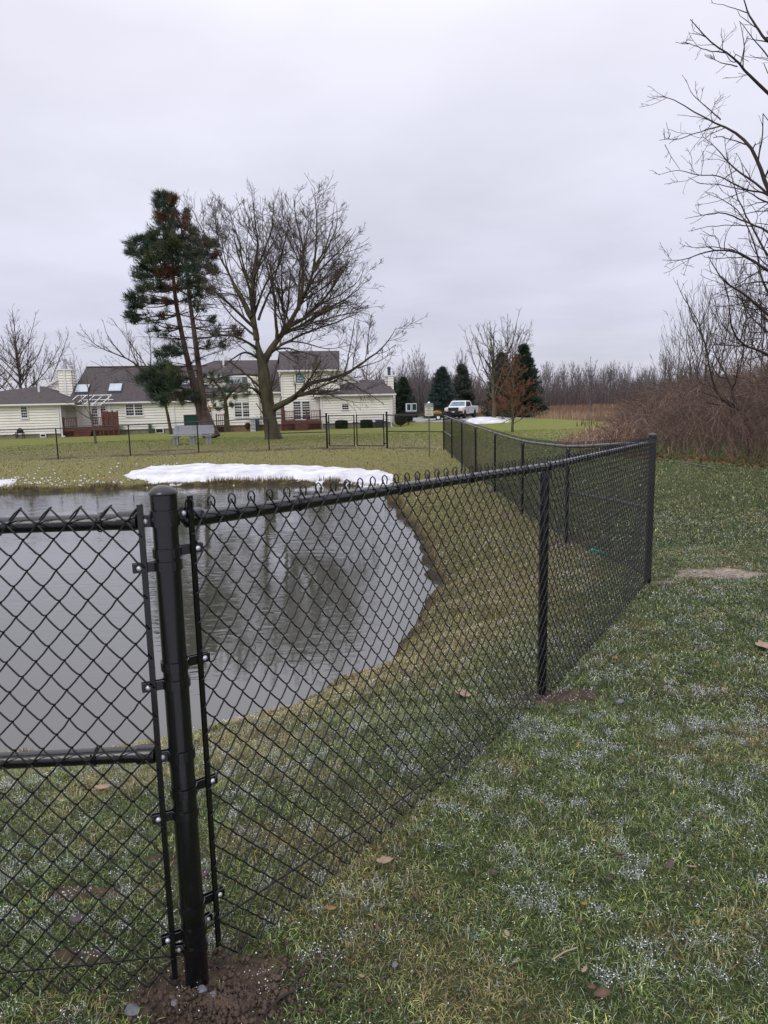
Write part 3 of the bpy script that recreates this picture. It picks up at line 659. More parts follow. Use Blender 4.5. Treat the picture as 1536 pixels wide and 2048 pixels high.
for k, q in enumerate(SP):
    g0 = gz(*q); last = k == len(SP) - 1
    MB().tube([(q[0] - .02 * (not last), q[1], g0 - .3), (q[0] - .02 * (not last), q[1], ST[k + 1] - (.055 if not last else -.02))], .028 if last else .024, 12).build('terminal_post' if last else 'line_post', M['vinyl'], rC, True, world=True)
    if last: post_cap(q[0], q[1], ST[k + 1] + .035, .028, rC)
    else: MB().lathe([(.027, -.05), (.027, -.012), (.018, 0)], (q[0] - .015, q[1], ST[k + 1] - .045), 12).build('loop_cap', M['vinyl'], rC, True, world=True)
for s_ in np.arange(.5, pC.len - .3, .6): ring_tie(pC, float(s_), float(pC.z(s_)) - .040, .0185, 1, ROFF, rC)
for z_ in (.98, .72, .40, .05):
    band(PC[0], PC[1], z_, .0305, PC + np.array([.0, .06]), rC, wid=.022, bolt=False)
t_ = np.linspace(.03, pC.len - .03, 50); xy = pC.xy(t_)
MB().tube([(a[0] + .02, a[1], float(pC.z(tt)) - 1.17) for a, tt in zip(xy, t_)], .003, 5).build('tension_wire', M['wire'], rC, True, world=True)
# --- far runs, gate between
def zt_(x, y): return gz(x, y) + 1.24
C2 = np.array(SP[-1]); GR = np.array([.12, 26.0]); GL = np.array([-2.03, 27.0])
def far_run(pts, label, braces, tops=None):
    zt = [zt_(*q) for q in pts] if tops is None else tops
    P_ = Path(pts, zt); r_ = empty('chain_link_fence', (pts[0][0], pts[0][1], gz(*pts[0])), label, 'fence', GFB)
    fabric(P_, .03, P_.len - .03, 1, .024, False, r=.0023, n=3, parent=r_)
    rail(P_, 0, P_.len, -.04, .0195, r_, 'top_rail', n=8)
    for a, b in braces: rail(P_, P_.l[a], P_.l[b], -.62, .0185, r_, 'brace_rail', n=8)
    return P_, r_
pD, rD = far_run([C2, GR], 'short far fence panel between the gate and the far corner post', [(0, 1)], [.985, zt_(*GR)])
GLP = np.array([-2.10, 27.03])
lp = [(-4.37, 27.45), (-7.25, 28.05), (-10.0, 28.2), (-13.03, 28.55), (-16, 28.7), (-18.5, 28.9)]
pE, rE = far_run([GLP] + lp, 'far fence run left of the gate, crossing in front of the grey bench', [(0, 1)])
for k, q in enumerate(lp):
    g0 = gz(*q); MB().tube([(q[0], q[1], g0 - .3), (q[0], q[1], g0 + 1.2)], .026, 10).lathe([(.029, -.04), (.029, 0), (.015, .015)], (q[0], q[1], g0 + 1.2), 10).build('line_post', M['vinyl'], rE, True, world=True)
for q, rr in ((GLP, rE), (GR + np.array([.05, 0]), rD)):
    g0 = gz(*q); MB().tube([(q[0], q[1], g0 - .3), (q[0], q[1], g0 + 1.3)], .037, 14).build('terminal_post', M['vinyl'], rr, True, world=True)
    post_cap(q[0], q[1], g0 + 1.315, .037, rr)
# double gate: two leaves
def gate(a, b, label, latch):
    a = np.array(a, float); b = np.array(b, float); d = b - a; Lg = np.linalg.norm(d); d /= Lg
    g0 = gz(*a); g1 = gz(*b); r_ = empty('gate_leaf', (a[0], a[1], g0), label, 'gate', 'two leaves of the double gate in the far fence')
    z0 = max(g0, g1) + .08; z1 = g0 + 1.22; m = MB()
    for q in (a, b): m.tube([(q[0], q[1], z0 - .01), (q[0], q[1], z1 + .03)], .0225, 10)
    for z_ in (z0 + .012, z1): m.tube([(a[0], a[1], z_), (b[0], b[1], z_)], .0195, 8)
    m.build('gate_frame', M['vinyl'], r_, True, world=True)
    P_ = Path([a, b], [z1, z1]); rh_ = (z1 - z0) / 16
    fabric(P_, .03, Lg - .03, 1, .0, False, r=.0023, n=3, rows=16, rh=rh_, parent=r_)
    for z_ in (z0 + .10, z1 - .25): MB().lathe([(.03, -.03), (.032, 0), (.03, .03)], (a[0], a[1], z_), 10).box(min(a[0], a[0] - d[0] * .09), max(a[0], a[0] - d[0] * .09), a[1] - .015, a[1] + .015, z_ - .02, z_ + .02).build('hinge', M['vinyl'], r_, world=True)
    if latch: MB().lathe([(.034, -.03), (.036, 0), (.034, .03)], (b[0], b[1], z1 - .27), 10).box(b[0] - .05, b[0] + .16, b[1] - .03, b[1] - .01, z1 - .29, z1 - .25).box(b[0] - .02, b[0] + .02, b[1] - .05, b[1] - .01, z1 - .33, z1 - .2).build('latch', M['vinyl'], r_, world=True)
mid = (GLP + GR) / 2
gdir = (GR - GLP) / np.linalg.norm(GR - GLP)
gate(GLP + gdir * .10, mid - gdir * .055, 'left leaf of the black double gate, carrying the latch', True)
gate(GR - gdir * .07, mid + gdir * .055, 'right leaf of the black double gate, hung on the post nearer the sign', False)
# ------------------------------------------------------------------ the row of town houses
HA = math.atan2(6.6, 35.5); HO = np.array([-34.26, 64.0, -1.12])
hd = np.array([math.cos(HA), math.sin(HA)]); hn = np.array([-math.sin(HA), math.cos(HA)])
def H(px, py, v=0.0):             # place of the photograph -> (u, w) on the house's own plane v metres behind its front line
    r = ray(px, py); o = HO[:2] + hn * v
    k = (o @ hn) / (r[:2] @ hn); q = r * k; return float((q[:2] - HO[:2]) @ hd), float(q[2] + CAMZ - HO[2])
def U(px, v=0.0, py=840): return H(px, py, v)[0]
def Wd(px, py, v=0.0): return H(px, py, v)[1]
house = empty('townhouse_row', HO, 'long cream sided house row with brown shingle roofs and white trim', 'house', rz=HA)
LAP = .25
def clap(m, u0, u1, w0, w1, v, poly=None, side=None):
    """overlapping clapboards; poly(w)->(ua,ub) clips; side='x' builds a wall across"""
    n = max(1, int(round((w1 - w0) / LAP))); h = (w1 - w0) / n
    for i in range(n):
        a, b = w0 + i * h, w0 + (i + 1) * h
        if poly: (p, q) = poly(a); (p2, q2) = poly(b)
        else: p, q, p2, q2 = u0, u1, u0, u1
        if q - p < .05: continue
        if side is None: a_ = a + .04; m.add([(p, v - .06, a_), (q, v - .06, a_), (q2, v - .01, b), (p2, v - .01, b), (p, v + .04, a_), (q, v + .04, a_), (q2, v + .04, b), (p2, v + .04, b)], [(0, 1, 2, 3), (4, 5, 1, 0), (3, 2, 6, 7)])
        else: a_ = a + .055; m.add([(v - .07 * side, p, a_), (v - .07 * side, q, a_), (v - .01 * side, q2, b), (v - .01 * side, p2, b), (v + .03 * side, p, a_), (v + .03 * side, q, a_)], [(0, 1, 2, 3), (4, 5, 1, 0)])
    return m
def block(name, u0, u1, v0, v1, w0, w1, label=None):
    m = MB(); clap(m, u0, u1, w0, w1, v0); clap(m, v0, v1, w0, w1, u0, side=1); clap(m, v0, v1, w0, w1, u1, side=-1)
    o = m.box(u0 + .05, u1 - .05, v0 + .05, v1, w0 - .01, w1 - .01).build(name, M['siding'], house)
    if label: o['label'] = label
    return o
def foundation(u0, u1, v, w1, mt='found'):
    return MB().box(u0 + .02, u1 - .02, v + .0, v + 4, -.9, w1).build('foundation', M[mt], house)
def roofmesh(name, polys, th=.12, eave=None):
    m = MB()
    for p in polys:
        p = [np.array(q, float) for q in p]; n = len(p); nr = np.cross(p[1] - p[0], p[2] - p[0]); nr /= np.linalg.norm(nr)
        if nr[2] < 0: p = p[::-1]; nr = -nr
        q = [a - np.array([0, 0, th]) for a in p]
        m.add([tuple(a) for a in p] + [tuple(a) for a in q], [tuple(range(n)), tuple(range(n, 2 * n))[::-1]] + [((i + 1) % n, i, n + i, n + (i + 1) % n) for i in range(n)])
    return m.build(name, M['roof'], house)
def gutter(u0, u1, v, w): return MB().box(u0, u1, v - .12, v - .002, w - .17, w - .03).box(u0 + .02, u1 - .02, v, v + .38, w - .21, w - .18).build('gutter', M['trim'], house)
def window(x0, y0, x1, y1, v, cols=3, rows=4, leaves=1, glass='glass', name='window', sill=True):
    u0, w1 = H(x0, y0, v); u1, w0 = H(x1, y1, v); fr = MB(); t = .075; z = v - .11
    fr.box(u0 - t, u1 + t, z, v + .02, w1, w1 + t).box(u0 - t, u1 + t, z, v + .02, w0 - t, w0).box(u0 - t, u0, z, v + .02, w0, w1).box(u1, u1 + t, z, v + .02, w0, w1)
    if sill: fr.box(u0 - t - .04, u1 + t + .04, z - .04, z - .001, w0 - t - .02, w0 - t + .05)
    wl = (u1 - u0) / leaves; mt = MB(); pn = MB()
    for i in range(leaves):
        a = u0 + i * wl; b = a + wl
        if i: fr.box(a - .06, a + .06, z + .003, v + .015, w0, w1)
        a += .03; b -= .03
        fr.box(a, b, z + .02, z + .05, (w0 + w1) / 2 - .03, (w0 + w1) / 2 + .03) if rows > 2 and name == 'window' else None
        for c in range(1, cols): mt.box(a + (b - a) * c / cols - .005, a + (b - a) * c / cols + .005, z + .030, z + .048, w0, w1)
        for r in range(1, rows):
            wy = w0 + (w1 - w0) * r / rows
            if rows % 2 == 0 and r == rows // 2 and name == 'window': continue
            mt.box(a, b, z + .031, z + .047, wy - .005, wy + .005)
    pn.box(u0, u1, z + .06, z + .08, w0, w1)
    o = fr.build(name, M['trim'], house); pn.build('pane', M[glass], o); mt.build('muntins', M['trim'], o); return o
def pipe(x, y0, y1, v, name='downspout'):
    u, w1 = H(x, y0, v); _, w0 = H(x, y1, v)
    return MB().box(u - .06, u + .06, v - .14, v - .05, max(w0, .08), w1).box(u - .06, u + .25, v - .3, v - .05, .05, .15).build(name, M['trim'], house)
# left wing
uL0, uL1 = -6.0, U(119); wf = Wd(60, 869); we = Wd(60, 807, -.4)
block('wall', uL0, uL1, 0, 9, wf, we - .1); foundation(uL0, uL1, .1, wf)
pk0, pkw = H(72, 773, 5.0); pk1 = H(88, 773, 5.0)[0]
e0, e1 = uL0 - .4, U(132, -.4)
eR = U(152, -.4)
roofmesh('roof', [[(e0 - 3, -.4, we), (eR, -.4, we), (pk1, 5, pkw), (pk0, 5, pkw)], [(eR, -.4, we), (eR, 10.4, we), (pk1, 5, pkw)], [(e0 - 3, -.4, we), (pk0, 5, pkw), (e0 - 3, 10.4, we)]])
gutter(uL0, eR, -.4, we); window(42, 813, 56, 836, 0, 3, 4); pipe(119.5, 807, 872, 0)
MB().box(uL1 - .12, uL1 + .03, -.09, -.072, wf, we - .2).build('corner_trim', M['trim'], house)
u, w = H(78, 784, 3.2); MB().lathe([(.09, -.7), (.09, .45)], (u, 3.2, w + .1), 8).build('vent_pipe', M['trim'], house, True)
# main left house (set back 3 m)
VM = 3.0; uM0, uM1 = U(121, VM), U(392, VM); wm = Wd(250, 803, VM - .4); wfm = Wd(280, 859, VM)
rdL, rw = H(173, 734, 8.5); rdR = U(436, 8.5); rlow = U(139, VM + 1.0)
block('wall', uM0, uM1, VM, 14, wfm, wm - .12); foundation(uM0, uM1, VM + .1, wfm)
roofmesh('roof', [[(U(136, VM - .4), VM - .4, wm), (uM1 + 1, VM - .4, wm), (uM1 + 1.5, 8.5, rw), (rdL, 8.5, rw)], [(U(136, VM - .4), VM - .4, wm), (rdL, 8.5, rw), (U(136, VM - .4), 14.4, wm)]])
gutter(U(142, VM - .4), uM1 + .4, VM - .4, wm)
MB().box(rdL, uM1 + 1.5, 8.35, 8.65, rw - .02, rw + .05).build('ridge_cap', M['roof'], house)
# gable with rake beside the chimney
gm_ = MB(); ga, gwa = H(86, 777, 7.0); gb, gwb = H(122, 757, 7.0); gw0 = we - .2
clap(gm_, 0, 0, gw0, gwb + .3, 7.0, poly=lambda w_: (ga + (gb - ga) * max(0, (w_ - gwa) / (gwb - gwa)), U(150, 7.0)))
gm_.build('gable_wall', M['siding'], house)
MB().prism([(ga - .5, gwa - .35), (gb + .3, gwb + .1), (gb + .3, gwb + .3), (ga - .5, gwa - .10)], 'y', 6.55, 6.95).build('rake_board', M['trim'], house)
# chimney box
c0, cw1 = H(115, 741, 4.5); c1 = U(151, 4.5); cw0 = Wd(130, 800, 4.5)
m = MB(); clap(m, c0, c1, cw0 - 1, cw1, 4.5); clap(m, 4.5, 6.2, cw0 - 1, cw1, c0, side=1); clap(m, 4.5, 6.2, cw0 - 1, cw1, c1, side=-1); m.box(c0 + .03, c1 - .03, 4.53, 6.2, cw0 - 1, cw1 - .01)
ch = m.build('chimney', M['siding'], house); cm_ = (c0 + c1) / 2
MB().box(c0 - .12, c1 + .12, 4.35, 6.3, cw1, cw1 + .14).box(cm_ - .10, cm_ + .06, 4.40, 4.455, cw0 - 1, cw1 - .003).build('chimney_trim', M['trim'], ch)
MB().lathe([(.22, 0), (.22, .35), (.16, .36), (.16, .8), (.24, .82), (.24, 1.0), (.1, 1.02)], (cm_ - .1, 5.3, cw1 + .14), 10).lathe([(.12, 0), (.12, .3), (.2, .32), (.05, .4)], (cm_ + .5, 5.3, cw1 + .14), 8).build('flue', M['chrome'], ch, True)
def skylight(x, y, v, wdt=1.1, hgt=.9):
    u, w = H(x, y, v); sl = (rw - wm) / (8.5 - VM + .4)
    def P(a, b, o): return (u + a, v + b, w + b * sl + o)
    a = wdt / 2; b = hgt / 2; f = MB().add([P(-a, -b, -.1), P(a, -b, -.1), P(a, b, -.1), P(-a, b, -.1), P(-a, -b, .18), P(a, -b, .18), P(a, b, .18), P(-a, b, .18)], [(0, 3, 2, 1), (4, 5, 6, 7), (0, 1, 5, 4), (1, 2, 6, 5), (2, 3, 7, 6), (3, 0, 4, 7)]).build('skylight', M['acbox'], house)
    a -= .06; b -= .06; MB().add([P(-a, -b, .19), P(a, -b, .19), P(a, b, .19), P(-a, b, .19)], [(0, 1, 2, 3)]).build('pane', M['skyg'], f)
sl_ = (rw - wm) / (8.5 - VM + .4)
def on_roof(px, py):              # v at which the sight line meets the main roof slope
    best = min(np.arange(VM - .4, 8.5, .05), key=lambda v: abs(H(px, py, v)[1] - (wm + (v - VM + .4) * sl_))); return float(best)
skylight(165, 780, on_roof(165, 780), 1.25, 1.3); skylight(231, 778, on_roof(231, 778), 1.25, 1.3); skylight(372, 768, on_roof(372, 768), .8, .8)
# french door, double window on the main left house, porch side panel
window(183, 814, 197, 850, VM, 3, 5, name='patio_door', sill=False); window(201, 813, 214, 848, VM, 2, 1, name='patio_door', sill=False)
window(251.5, 808, 286, 831, VM, 3, 4, leaves=2); window(312, 858, 326, 865, VM, 1, 1, name='basement_window', sill=False)
u0, w1 = H(152, 810, VM - .05); u1, w0 = H(157, 862, VM - .05); MB().box(u0, u1, VM - .3, VM - .05, w0, w1).build('post', M['siding'], house)
pipe(347, 804, 866, VM)
# hatch under left wing: white framed well
window(82, 869, 91, 873, 0, 1, 1, name='basement_window', sill=False)
# centre part: wall with small window, lower roof, tower strip
VC = 1.6; uC0, uC1 = U(386, VC), U(566, VC); wc = Wd(450, 785, VC - .4); wfc = Wd(470, 851, VC)
block('wall', uM1, U(456, VC), VC + 1.2, 10, wfc, Wd(450, 790, VC)); block('wall', U(456, VC), uC1, VC, 10, wfc, wc - .05); foundation(uM1, uC1, VC + .12, wfc, 'brick')
sh0, shw = H(498, 752, 5.0)
roofmesh('roof', [[(U(455, VC - .4), VC - .4, wc), (U(500, VC - .4), VC - .4, wc), (U(500, 5), 5.0, shw), (U(455, 5), 5.0, shw)], [(uM1 - .5, VC + .8, Wd(410, 790, VC + .8)), (U(455, VC + .8), VC + .8, Wd(410, 790, VC + .8)), (U(455, 5), 5.0, Wd(430, 785, 5) + .5), (uM1 - .5, 5.0, Wd(430, 785, 5) + .5)]])
block('upper_wall', uM1 + .5, U(566, 5.2), 5.2, 12, wc - .2, Wd(450, 750, 5.2))
uwe = Wd(450, 751, 4.8); ur, urw = H(440, 721, 9.0)
roofmesh('roof', [[(uM1 - .2, 4.8, uwe), (U(566, 4.8), 4.8, uwe), (U(566, 9), 9.0, urw), (U(437, 9), 9.0, urw), (uM1 - .2, 9.0, urw - .7)]])
gutter(uM1 - .2, U(566, 4.8), 4.8, uwe); gutter(U(455, VC - .4), uC1, VC - .4, wc)
block('tower_wall', U(499, VC - .25), U(521, VC - .25), VC - .25, 6, wfc, Wd(510, 751, VC - .25))
roofmesh('roof', [[(U(540, VC - .4), VC - .4, wc), (U(566, VC - .4), VC - .4, wc), (U(566, 4.8), 4.8, wc + 2.2), (U(540, 4.8), 4.8, wc + 2.2)]])
window(469, 805, 500, 834, VC, 3, 4, leaves=2); window(411, 819, 424, 836, VC + 1.2, 3, 4); window(550, 814, 562.5, 832, VC, 3, 4, glass='curtain')
window(391, 815, 398, 848, VC + 1.2, 2, 1, name='patio_door', sill=False)
u, w = H(472, 757, 3.6); MB().box(u - .6, u + .6, 3.2, 4.1, w - .5, w + .1).build('skylight', M['skyg'], house)
u, w = H(447, 728, 7.5); MB().lathe([(.09, -.5), (.09, .45)], (u, 7.5, w), 8).build('vent_pipe', M['trim'], house, True)
u0, w1 = H(414, 814, VC + 1.1); MB().box(u0 - .1, u0 + .75, VC + 1.0, VC + 1.19, w1 - .08, w1 + .10).build('porch_lamp', M['bulb'], house)
# two storey block
VT = 1.0; uT0, uT1 = U(565, VT), U(681, VT); wt = Wd(620, 739, VT - .4); wft = Wd(620, 845, VT)
block('wall', uT0, uT1, VT, 11, wft, wt - .12); foundation(uT0, uT1 + 2, VT + .12, wft, 'brick')
tr, trw = H(620, 702, 5.5)
roofmesh('roof', [[(U(565, VT - .4) - .1, VT - .4, wt), (U(682, VT - .4), VT - .4, wt), (U(683, 5.5), 5.5, trw), (U(566, 5.5) - .1, 5.5, trw)], [(U(565, VT - .4) - .1, 11.4, wt), (U(682, VT - .4), 11.4, wt), (U(683, 5.5), 5.5, trw), (U(566, 5.5) - .1, 5.5, trw)]])
gutter(uT0 - .3, uT1 + .2, VT - .4, wt)
MB().box(uT0 - .02, uT0 + .13, VT - .09, VT - .072, wft, wt - .15).build('corner_trim', M['trim'], house)
MB().box(uT1 - .13, uT1 + .02, VT - .09, VT - .072, Wd(680, 790, VT), wt - .15).build('corner_trim', M['trim'], house)
window(592, 747, 608, 766, VT, 1, 2, glass='glassb'); window(586.5, 803, 602, 838, VT, 3, 5, name='patio_door', sill=False); window(604, 803, 620, 838, VT, 3, 5, name='patio_door', sill=False)
# side gable stepping down behind the right wing
gm_ = MB(); r0, rw0_ = H(683, 741, 4.0); r1, rw1_ = H(712, 762, 4.0)
clap(gm_, 0, 0, rw1_ - 2.5, rw0_, 4.0, poly=lambda w_: (r0 - 1, r0 + (r1 - r0) * min(1, (rw0_ - w_) / (rw0_ - rw1_)))); gm_.build('gable_wall', M['siding'], house)
MB().prism([(r0 - .2, rw0_ - .02), (r1 + .3, rw1_ - .2), (r1 + .3, rw1_ + .0), (r0 - .2, rw0_ + .18)], 'y', 3.7, 3.95).build('rake_board', M['trim'], house)
# right wing with hipped roof
uR0, uR1 = U(641), U(786); wr = Wd(710, 788, -.4); wfr = Wd(710, 846)
block('wall', uR0, uR1, 0, 9, wfr, wr - .12); foundation(uR0, uR1, .1, wfr)
qa_, qw = H(710, 760, 5.0); qb = U(772, 5.0); eL, eR = U(630, -.4), U(793, -.4)
roofmesh('roof', [[(eL, -.4, wr), (eR, -.4, wr), (qb, 5, qw), (qa_, 5, qw)], [(eR, -.4, wr), (eR, 10.4, wr), (qb, 5, qw)], [(eL, -.4, wr), (qa_, 5, qw), (eL, 10.4, wr)]])
gutter(eL, eR, -.4, wr); window(684, 808, 697, 818.5, 0, 3, 2); pipe(641.5, 790, 856, 0); pipe(781, 790, 853, 0)
u, w = H(706, 765, 4.2); MB().lathe([(.09, -.5), (.09, .5)], (u, 4.2, w), 8).build('vent_pipe', M['trim'], house, True)
c0, cw1 = H(775, 753, 2.5); c1 = U(788.5, 2.5); m = MB(); clap(m, c0, c1, wr - .6, cw1, 2.5); clap(m, 2.5, 3.9, 0, cw1, c0, side=1); clap(m, 2.5, 3.9, 0, cw1, c1, side=-1); clap(m, U(786.5, 2.5), c1 + .15, .3, wr, 2.5); m.box(c0 + .02, c1 - .02, 2.52, 3.9, 0, cw1 - .01)
ch = m.build('chimney', M['siding'], house); MB().box(c0 - .12, c1 + .12, 2.4, 4.0, cw1, cw1 + .12).build('chimney_trim', M['trim'], ch)
MB().lathe([(.16, 0), (.16, .7), (.26, .72), (.1, .9)], ((c0 + c1) / 2, 3.2, cw1 + .12), 10).build('flue', M['acbox'], ch, True)

# things standing by the house (own roots in the same frame)
def hroot(name, u, v, label, cat, group=None):
    p = HO[:2] + hd * u + hn * v; o = empty(name, (p[0], p[1], HO[2]), label, cat, group, rz=HA); o['u'] = 0; del o['u']; return o, (u, v)
def shift(m, uv): m.v = [(a - uv[0], b - uv[1], c) for a, b, c in m.v]; return m
def deck(x0, x1, yfl, ytop, v0, v1, label, mt, rails, stairs, lattice=True, screen=None, post=None):
    u0, wfl = H(x0, yfl, v0); u1 = U(x1, v0); r_, uv = hroot('wooden_deck', u0, v0, label, 'deck')
    B = lambda m, n, k=mt: shift(m, uv).build(n, M[k], r_)
    m = MB()
    nb = int((v1 - v0) / .14)
    for i in range(nb): m.box(u0, u1, v0 + i * .14, v0 + i * .14 + .13, wfl - .04, wfl)
    B(m, 'floor'); m = MB().box(u0, u1, v0 - .04, v0 - .003, wfl - .28, wfl - .01)
    for i in range(4): uu = u0 + (u1 - u0) * i / 3; m.box(uu - .06, uu + .06, v0 + .003, v0 + .12, -.1, wfl - .05)
    B(m, 'frame')
    wt_ = wfl + .95
    for a, b in rails:
        a, b = U(a, v0), U(b, v0); m = MB().box(a, b, v0 + .0, v0 + .09, wt_ - .06, wt_).box(a, b, v0 + .02, v0 + .06, wfl + .1, wfl + .17)
        for q in (a, b): m.box(q - .06, q + .06, v0 - .02, v0 + .10, wfl - .2, wt_ + .08)
        k = a + .14
        while k < b - .08: m.box(k - .022, k + .022, v0 - .022, v0 + .018, wfl + .06, wt_ - .02); k += .15
        B(m, 'railing')
    if stairs:
        a, b = U(stairs[0], v0), U(stairs[1], v0); m = MB(); nst = 4
        for i in range(nst): h = wfl * (i + 1) / (nst + 1); m.box(a, b, v0 - .05 - (nst - i) * .27, v0 - .05 - (nst - i - 1) * .27 + .02, h - .05, h).box(a, b, v0 - .03 - (nst - i) * .27, v0 - .015 - (nst - i) * .27, h - .24, h - .052)
        B(m, 'stairs')
        if lattice:
            for la, lb in ((u0 + .1, a - .05), (b + .05, u1 - .1)):
                m = MB(); sp_ = .17; k = la - wfl
                while k < lb:
                    for sg in (1, -1):
                        p0, p1 = (k, .0), (k + wfl - .3, wfl - .3)
                        if sg < 0: p0, p1 = (k, wfl - .3), (k + wfl - .3, 0)
                        # clip to [la, lb]
                        d0 = max(0, (la - p0[0]) / (p1[0] - p0[0])); d1 = min(1, (lb - p0[0]) / (p1[0] - p0[0]))
                        if d1 - d0 > .05:
                            A_ = (p0[0] + (p1[0] - p0[0]) * d0, p0[1] + (p1[1] - p0[1]) * d0); B_ = (p0[0] + (p1[0] - p0[0]) * d1, p0[1] + (p1[1] - p0[1]) * d1)
                            m.prism([(A_[0] - .02, A_[1]), (A_[0] + .02, A_[1]), (B_[0] + .02, B_[1]), (B_[0] - .02, B_[1])], 'y', v0 - .0 + (.012 if sg > 0 else .026), v0 + (.02 if sg > 0 else .034))
                    k += sp_
                if m.v: B(m, 'lattice')
    if screen:
        a, wt2 = H(screen[0], screen[2], v0); b = U(screen[1], v0); m = MB(); k = a
        while k < b - .05: m.box(k, min(k + .19, b), v0 + .0 + (.02 if int(k * 10) % 2 else 0), v0 + .04 + (.02 if int(k * 10) % 2 else 0), wfl - .1, wt2); k += .2
        for i in range(4): uu = a + (b - a) * i / 3; m.box(uu - .06, uu + .06, v0 - .06, v0 - .003, -.1, wt2 + .13)
        m.box(a, b, v0 - .045, v0 - .003 - .0, wt2 - .5, wt2 - .42)
        B(m, 'privacy_screen')
    if post:
        a, wt2 = H(post[0], post[2], v0); b = U(post[1], v0); B(MB().box(a, b, v0 + .1, v0 + .8, -.1, wt2), 'privacy_screen')
    return r_
deck(124, 236, 857, 846, .2, VM - .05, 'red brown deck with tall board screen behind the slim young tree', 'deck', [(126, 152), (184, 205)], (149, 183), screen=(204, 236, 824))
deck(563.5, 642, 843, 827, -1.6, VT - .05, 'reddish deck with central steps and lattice skirt below the french doors', 'deck', [(570, 589), (614, 641)], (589, 614), post=(562, 570, 812))
r_, uv = hroot('garden_stairs_railing', U(432, 0), .2, 'dark weathered wooden porch rail behind the small pine', 'railing')
u0, w1 = H(433, 829, .6); u1, w0 = H(449, 850, .6); m = MB().box(u0, u1, .55, .65, w1 - .08, w1).box(u0, u1, .57, .63, w0 - .05, w0 + .03)
k = u0
while k < u1: m.box(k - .03, k + .03, .58, .62, w0, w1 - .05); k += .17
m.box(u0 - .08, u0 + .02, .5, .62, -.2, w1 + .08).box(u1 - .02, u1 + .08, .5, .62, -.2, w1 + .08).box(u0 - .5, u1 + .4, .5, 1.9, w0 - .18, w0 - .06)
shift(m, (U(432, 0), .2)).build('railing', M['oldwood'], r_)
# green fabric screen with frame
u0, w1 = H(368, 831, 1.2); u1, w0 = H(398, 852, 1.2); r_, uv = hroot('canvas_screen', u0, 1.2, 'dark green canvas panel on a frame left of the pine trunk', 'screen')
shift(MB().box(u0, u1, 1.2, 1.24, w0, w1), uv).build('panel', M['greenp'], r_)
shift(MB().box(u0 - .05, u1 + .05, 1.15, 1.197, w1 - .02, w1 + .06).box(u0 - .05, u0 + .03, 1.15, 1.197, 0, w1 - .022).box(u1 - .03, u1 + .05, 1.15, 1.197, 0, w1 - .022), uv).build('frame', M['oldwood'], r_)
# metal awning frame over the left deck
r_, uv = hroot('awning_frame', U(133, 1.4), 1.4, 'white metal awning frame without canvas above the left deck', 'awning')
za, zb_ = Wd(150, 812, .6), Wd(170, 790, VM - .2); m = MB(); ua, ub = U(134, .4), U(203, .4); uc, ud = U(161, VM), U(228, VM)
fv, bv = .4, VM - .3; fz = Wd(160, 811, .4); bz = Wd(190, 790.5, bv)
m.tube([(ua, fv, fz), (ub, fv, fz)], .04, 6).tube([(uc, bv, bz), (ud, bv, bz)], .04, 6)
for i in range(5): t_ = i / 4; m.tube([(ua + (ub - ua) * t_, fv, fz), (uc + (ud - uc) * t_, bv, bz)], .035, 6)
m.tube([(U(170, 2), 2.0, Wd(170, 800, 2)), (U(230, 2), 2.0, Wd(230, 799, 2))], .035, 6); shift(m, uv).build('frame', M['white'], r_, True)
m = MB()
for q in (uc + .3, ud - .3): m.tube([(q, bv, bz), (q, bv + .1, .6)], .035, 6)
shift(m, uv).build('bracket', M['white'], r_, True)
def hthing(name, x0, y0, x1, y1, v, dep, mt, label, cat, group=None, lid=None, fn=None):
    u0, w1 = H(x0, y0, v); u1, w0 = H(x1, y1, v); r_, uv = hroot(name, (u0 + u1) / 2, v, label, cat, group); hw = (u1 - u0) / 2
    if fn: fn(r_, hw, dep, w1); return r_
    MB().box(-hw, hw, 0, dep, -.2, w1).build('cabinet', M[mt], r_, bevel=.03)
    m = MB()
    for k in range(8): zz = w1 * (.12 + .1 * k); m.box(-hw * .86, hw * .86, -.02, -.002, zz, zz + w1 * .04)
    m.build('louvres', M['blackp'], r_); MB().box(-hw - .02, hw + .02, -.02, dep + .02, w1 + .001, w1 + .05).build('lid', M[lid or mt], r_)
    return r_
hthing('air_conditioner', 753, 841, 767, 855, -1.0, .8, 'acbox', 'dark blue air conditioning unit seen behind the right gate leaf', 'air conditioner')
hthing('air_conditioner', 509, 841, 519, 858, VC - .9, .8, 'acbox', 'dark air conditioning unit just left of the big maple trunk', 'air conditioner')
hthing('storage_cabinet', 500, 836, 511, 857, VC - 1.1, .5, 'white', 'pale plastic storage cabinet under the tower wall left of the maple', 'cabinet', lid='trim')
hthing('utility_box', 296.5, 850, 303, 867, VM - .7, .5, 'greenb', 'slim green utility box standing against the long wall', 'utility box')
def grill(r_, hw, dep, w1):
    MB().box(-hw * .8, hw * .9, 0, .6, .5, w1 * .8).lathe([(hw * .8, 0), (hw * .75, .2), (hw * .4, .35), (.01, .4)], (.05, .3, w1 * .8), 12).build('hood', M['clothes'], r_)
    m = MB()
    for a in (-hw * .7, hw * .8):
        for b in (.05, .5): m.box(a - .03, a + .03, b, b + .06, -.1, .5)
    m.box(-hw * 1.5, -hw * .82, .1, .5, w1 * .55, w1 * .6).build('cart', M['blackp'], r_)
hthing('barbecue_grill', 28, 862, 47, 877, -1.2, .6, 'clothes', 'covered barbecue grill against the left wing foundation', 'grill', fn=grill)
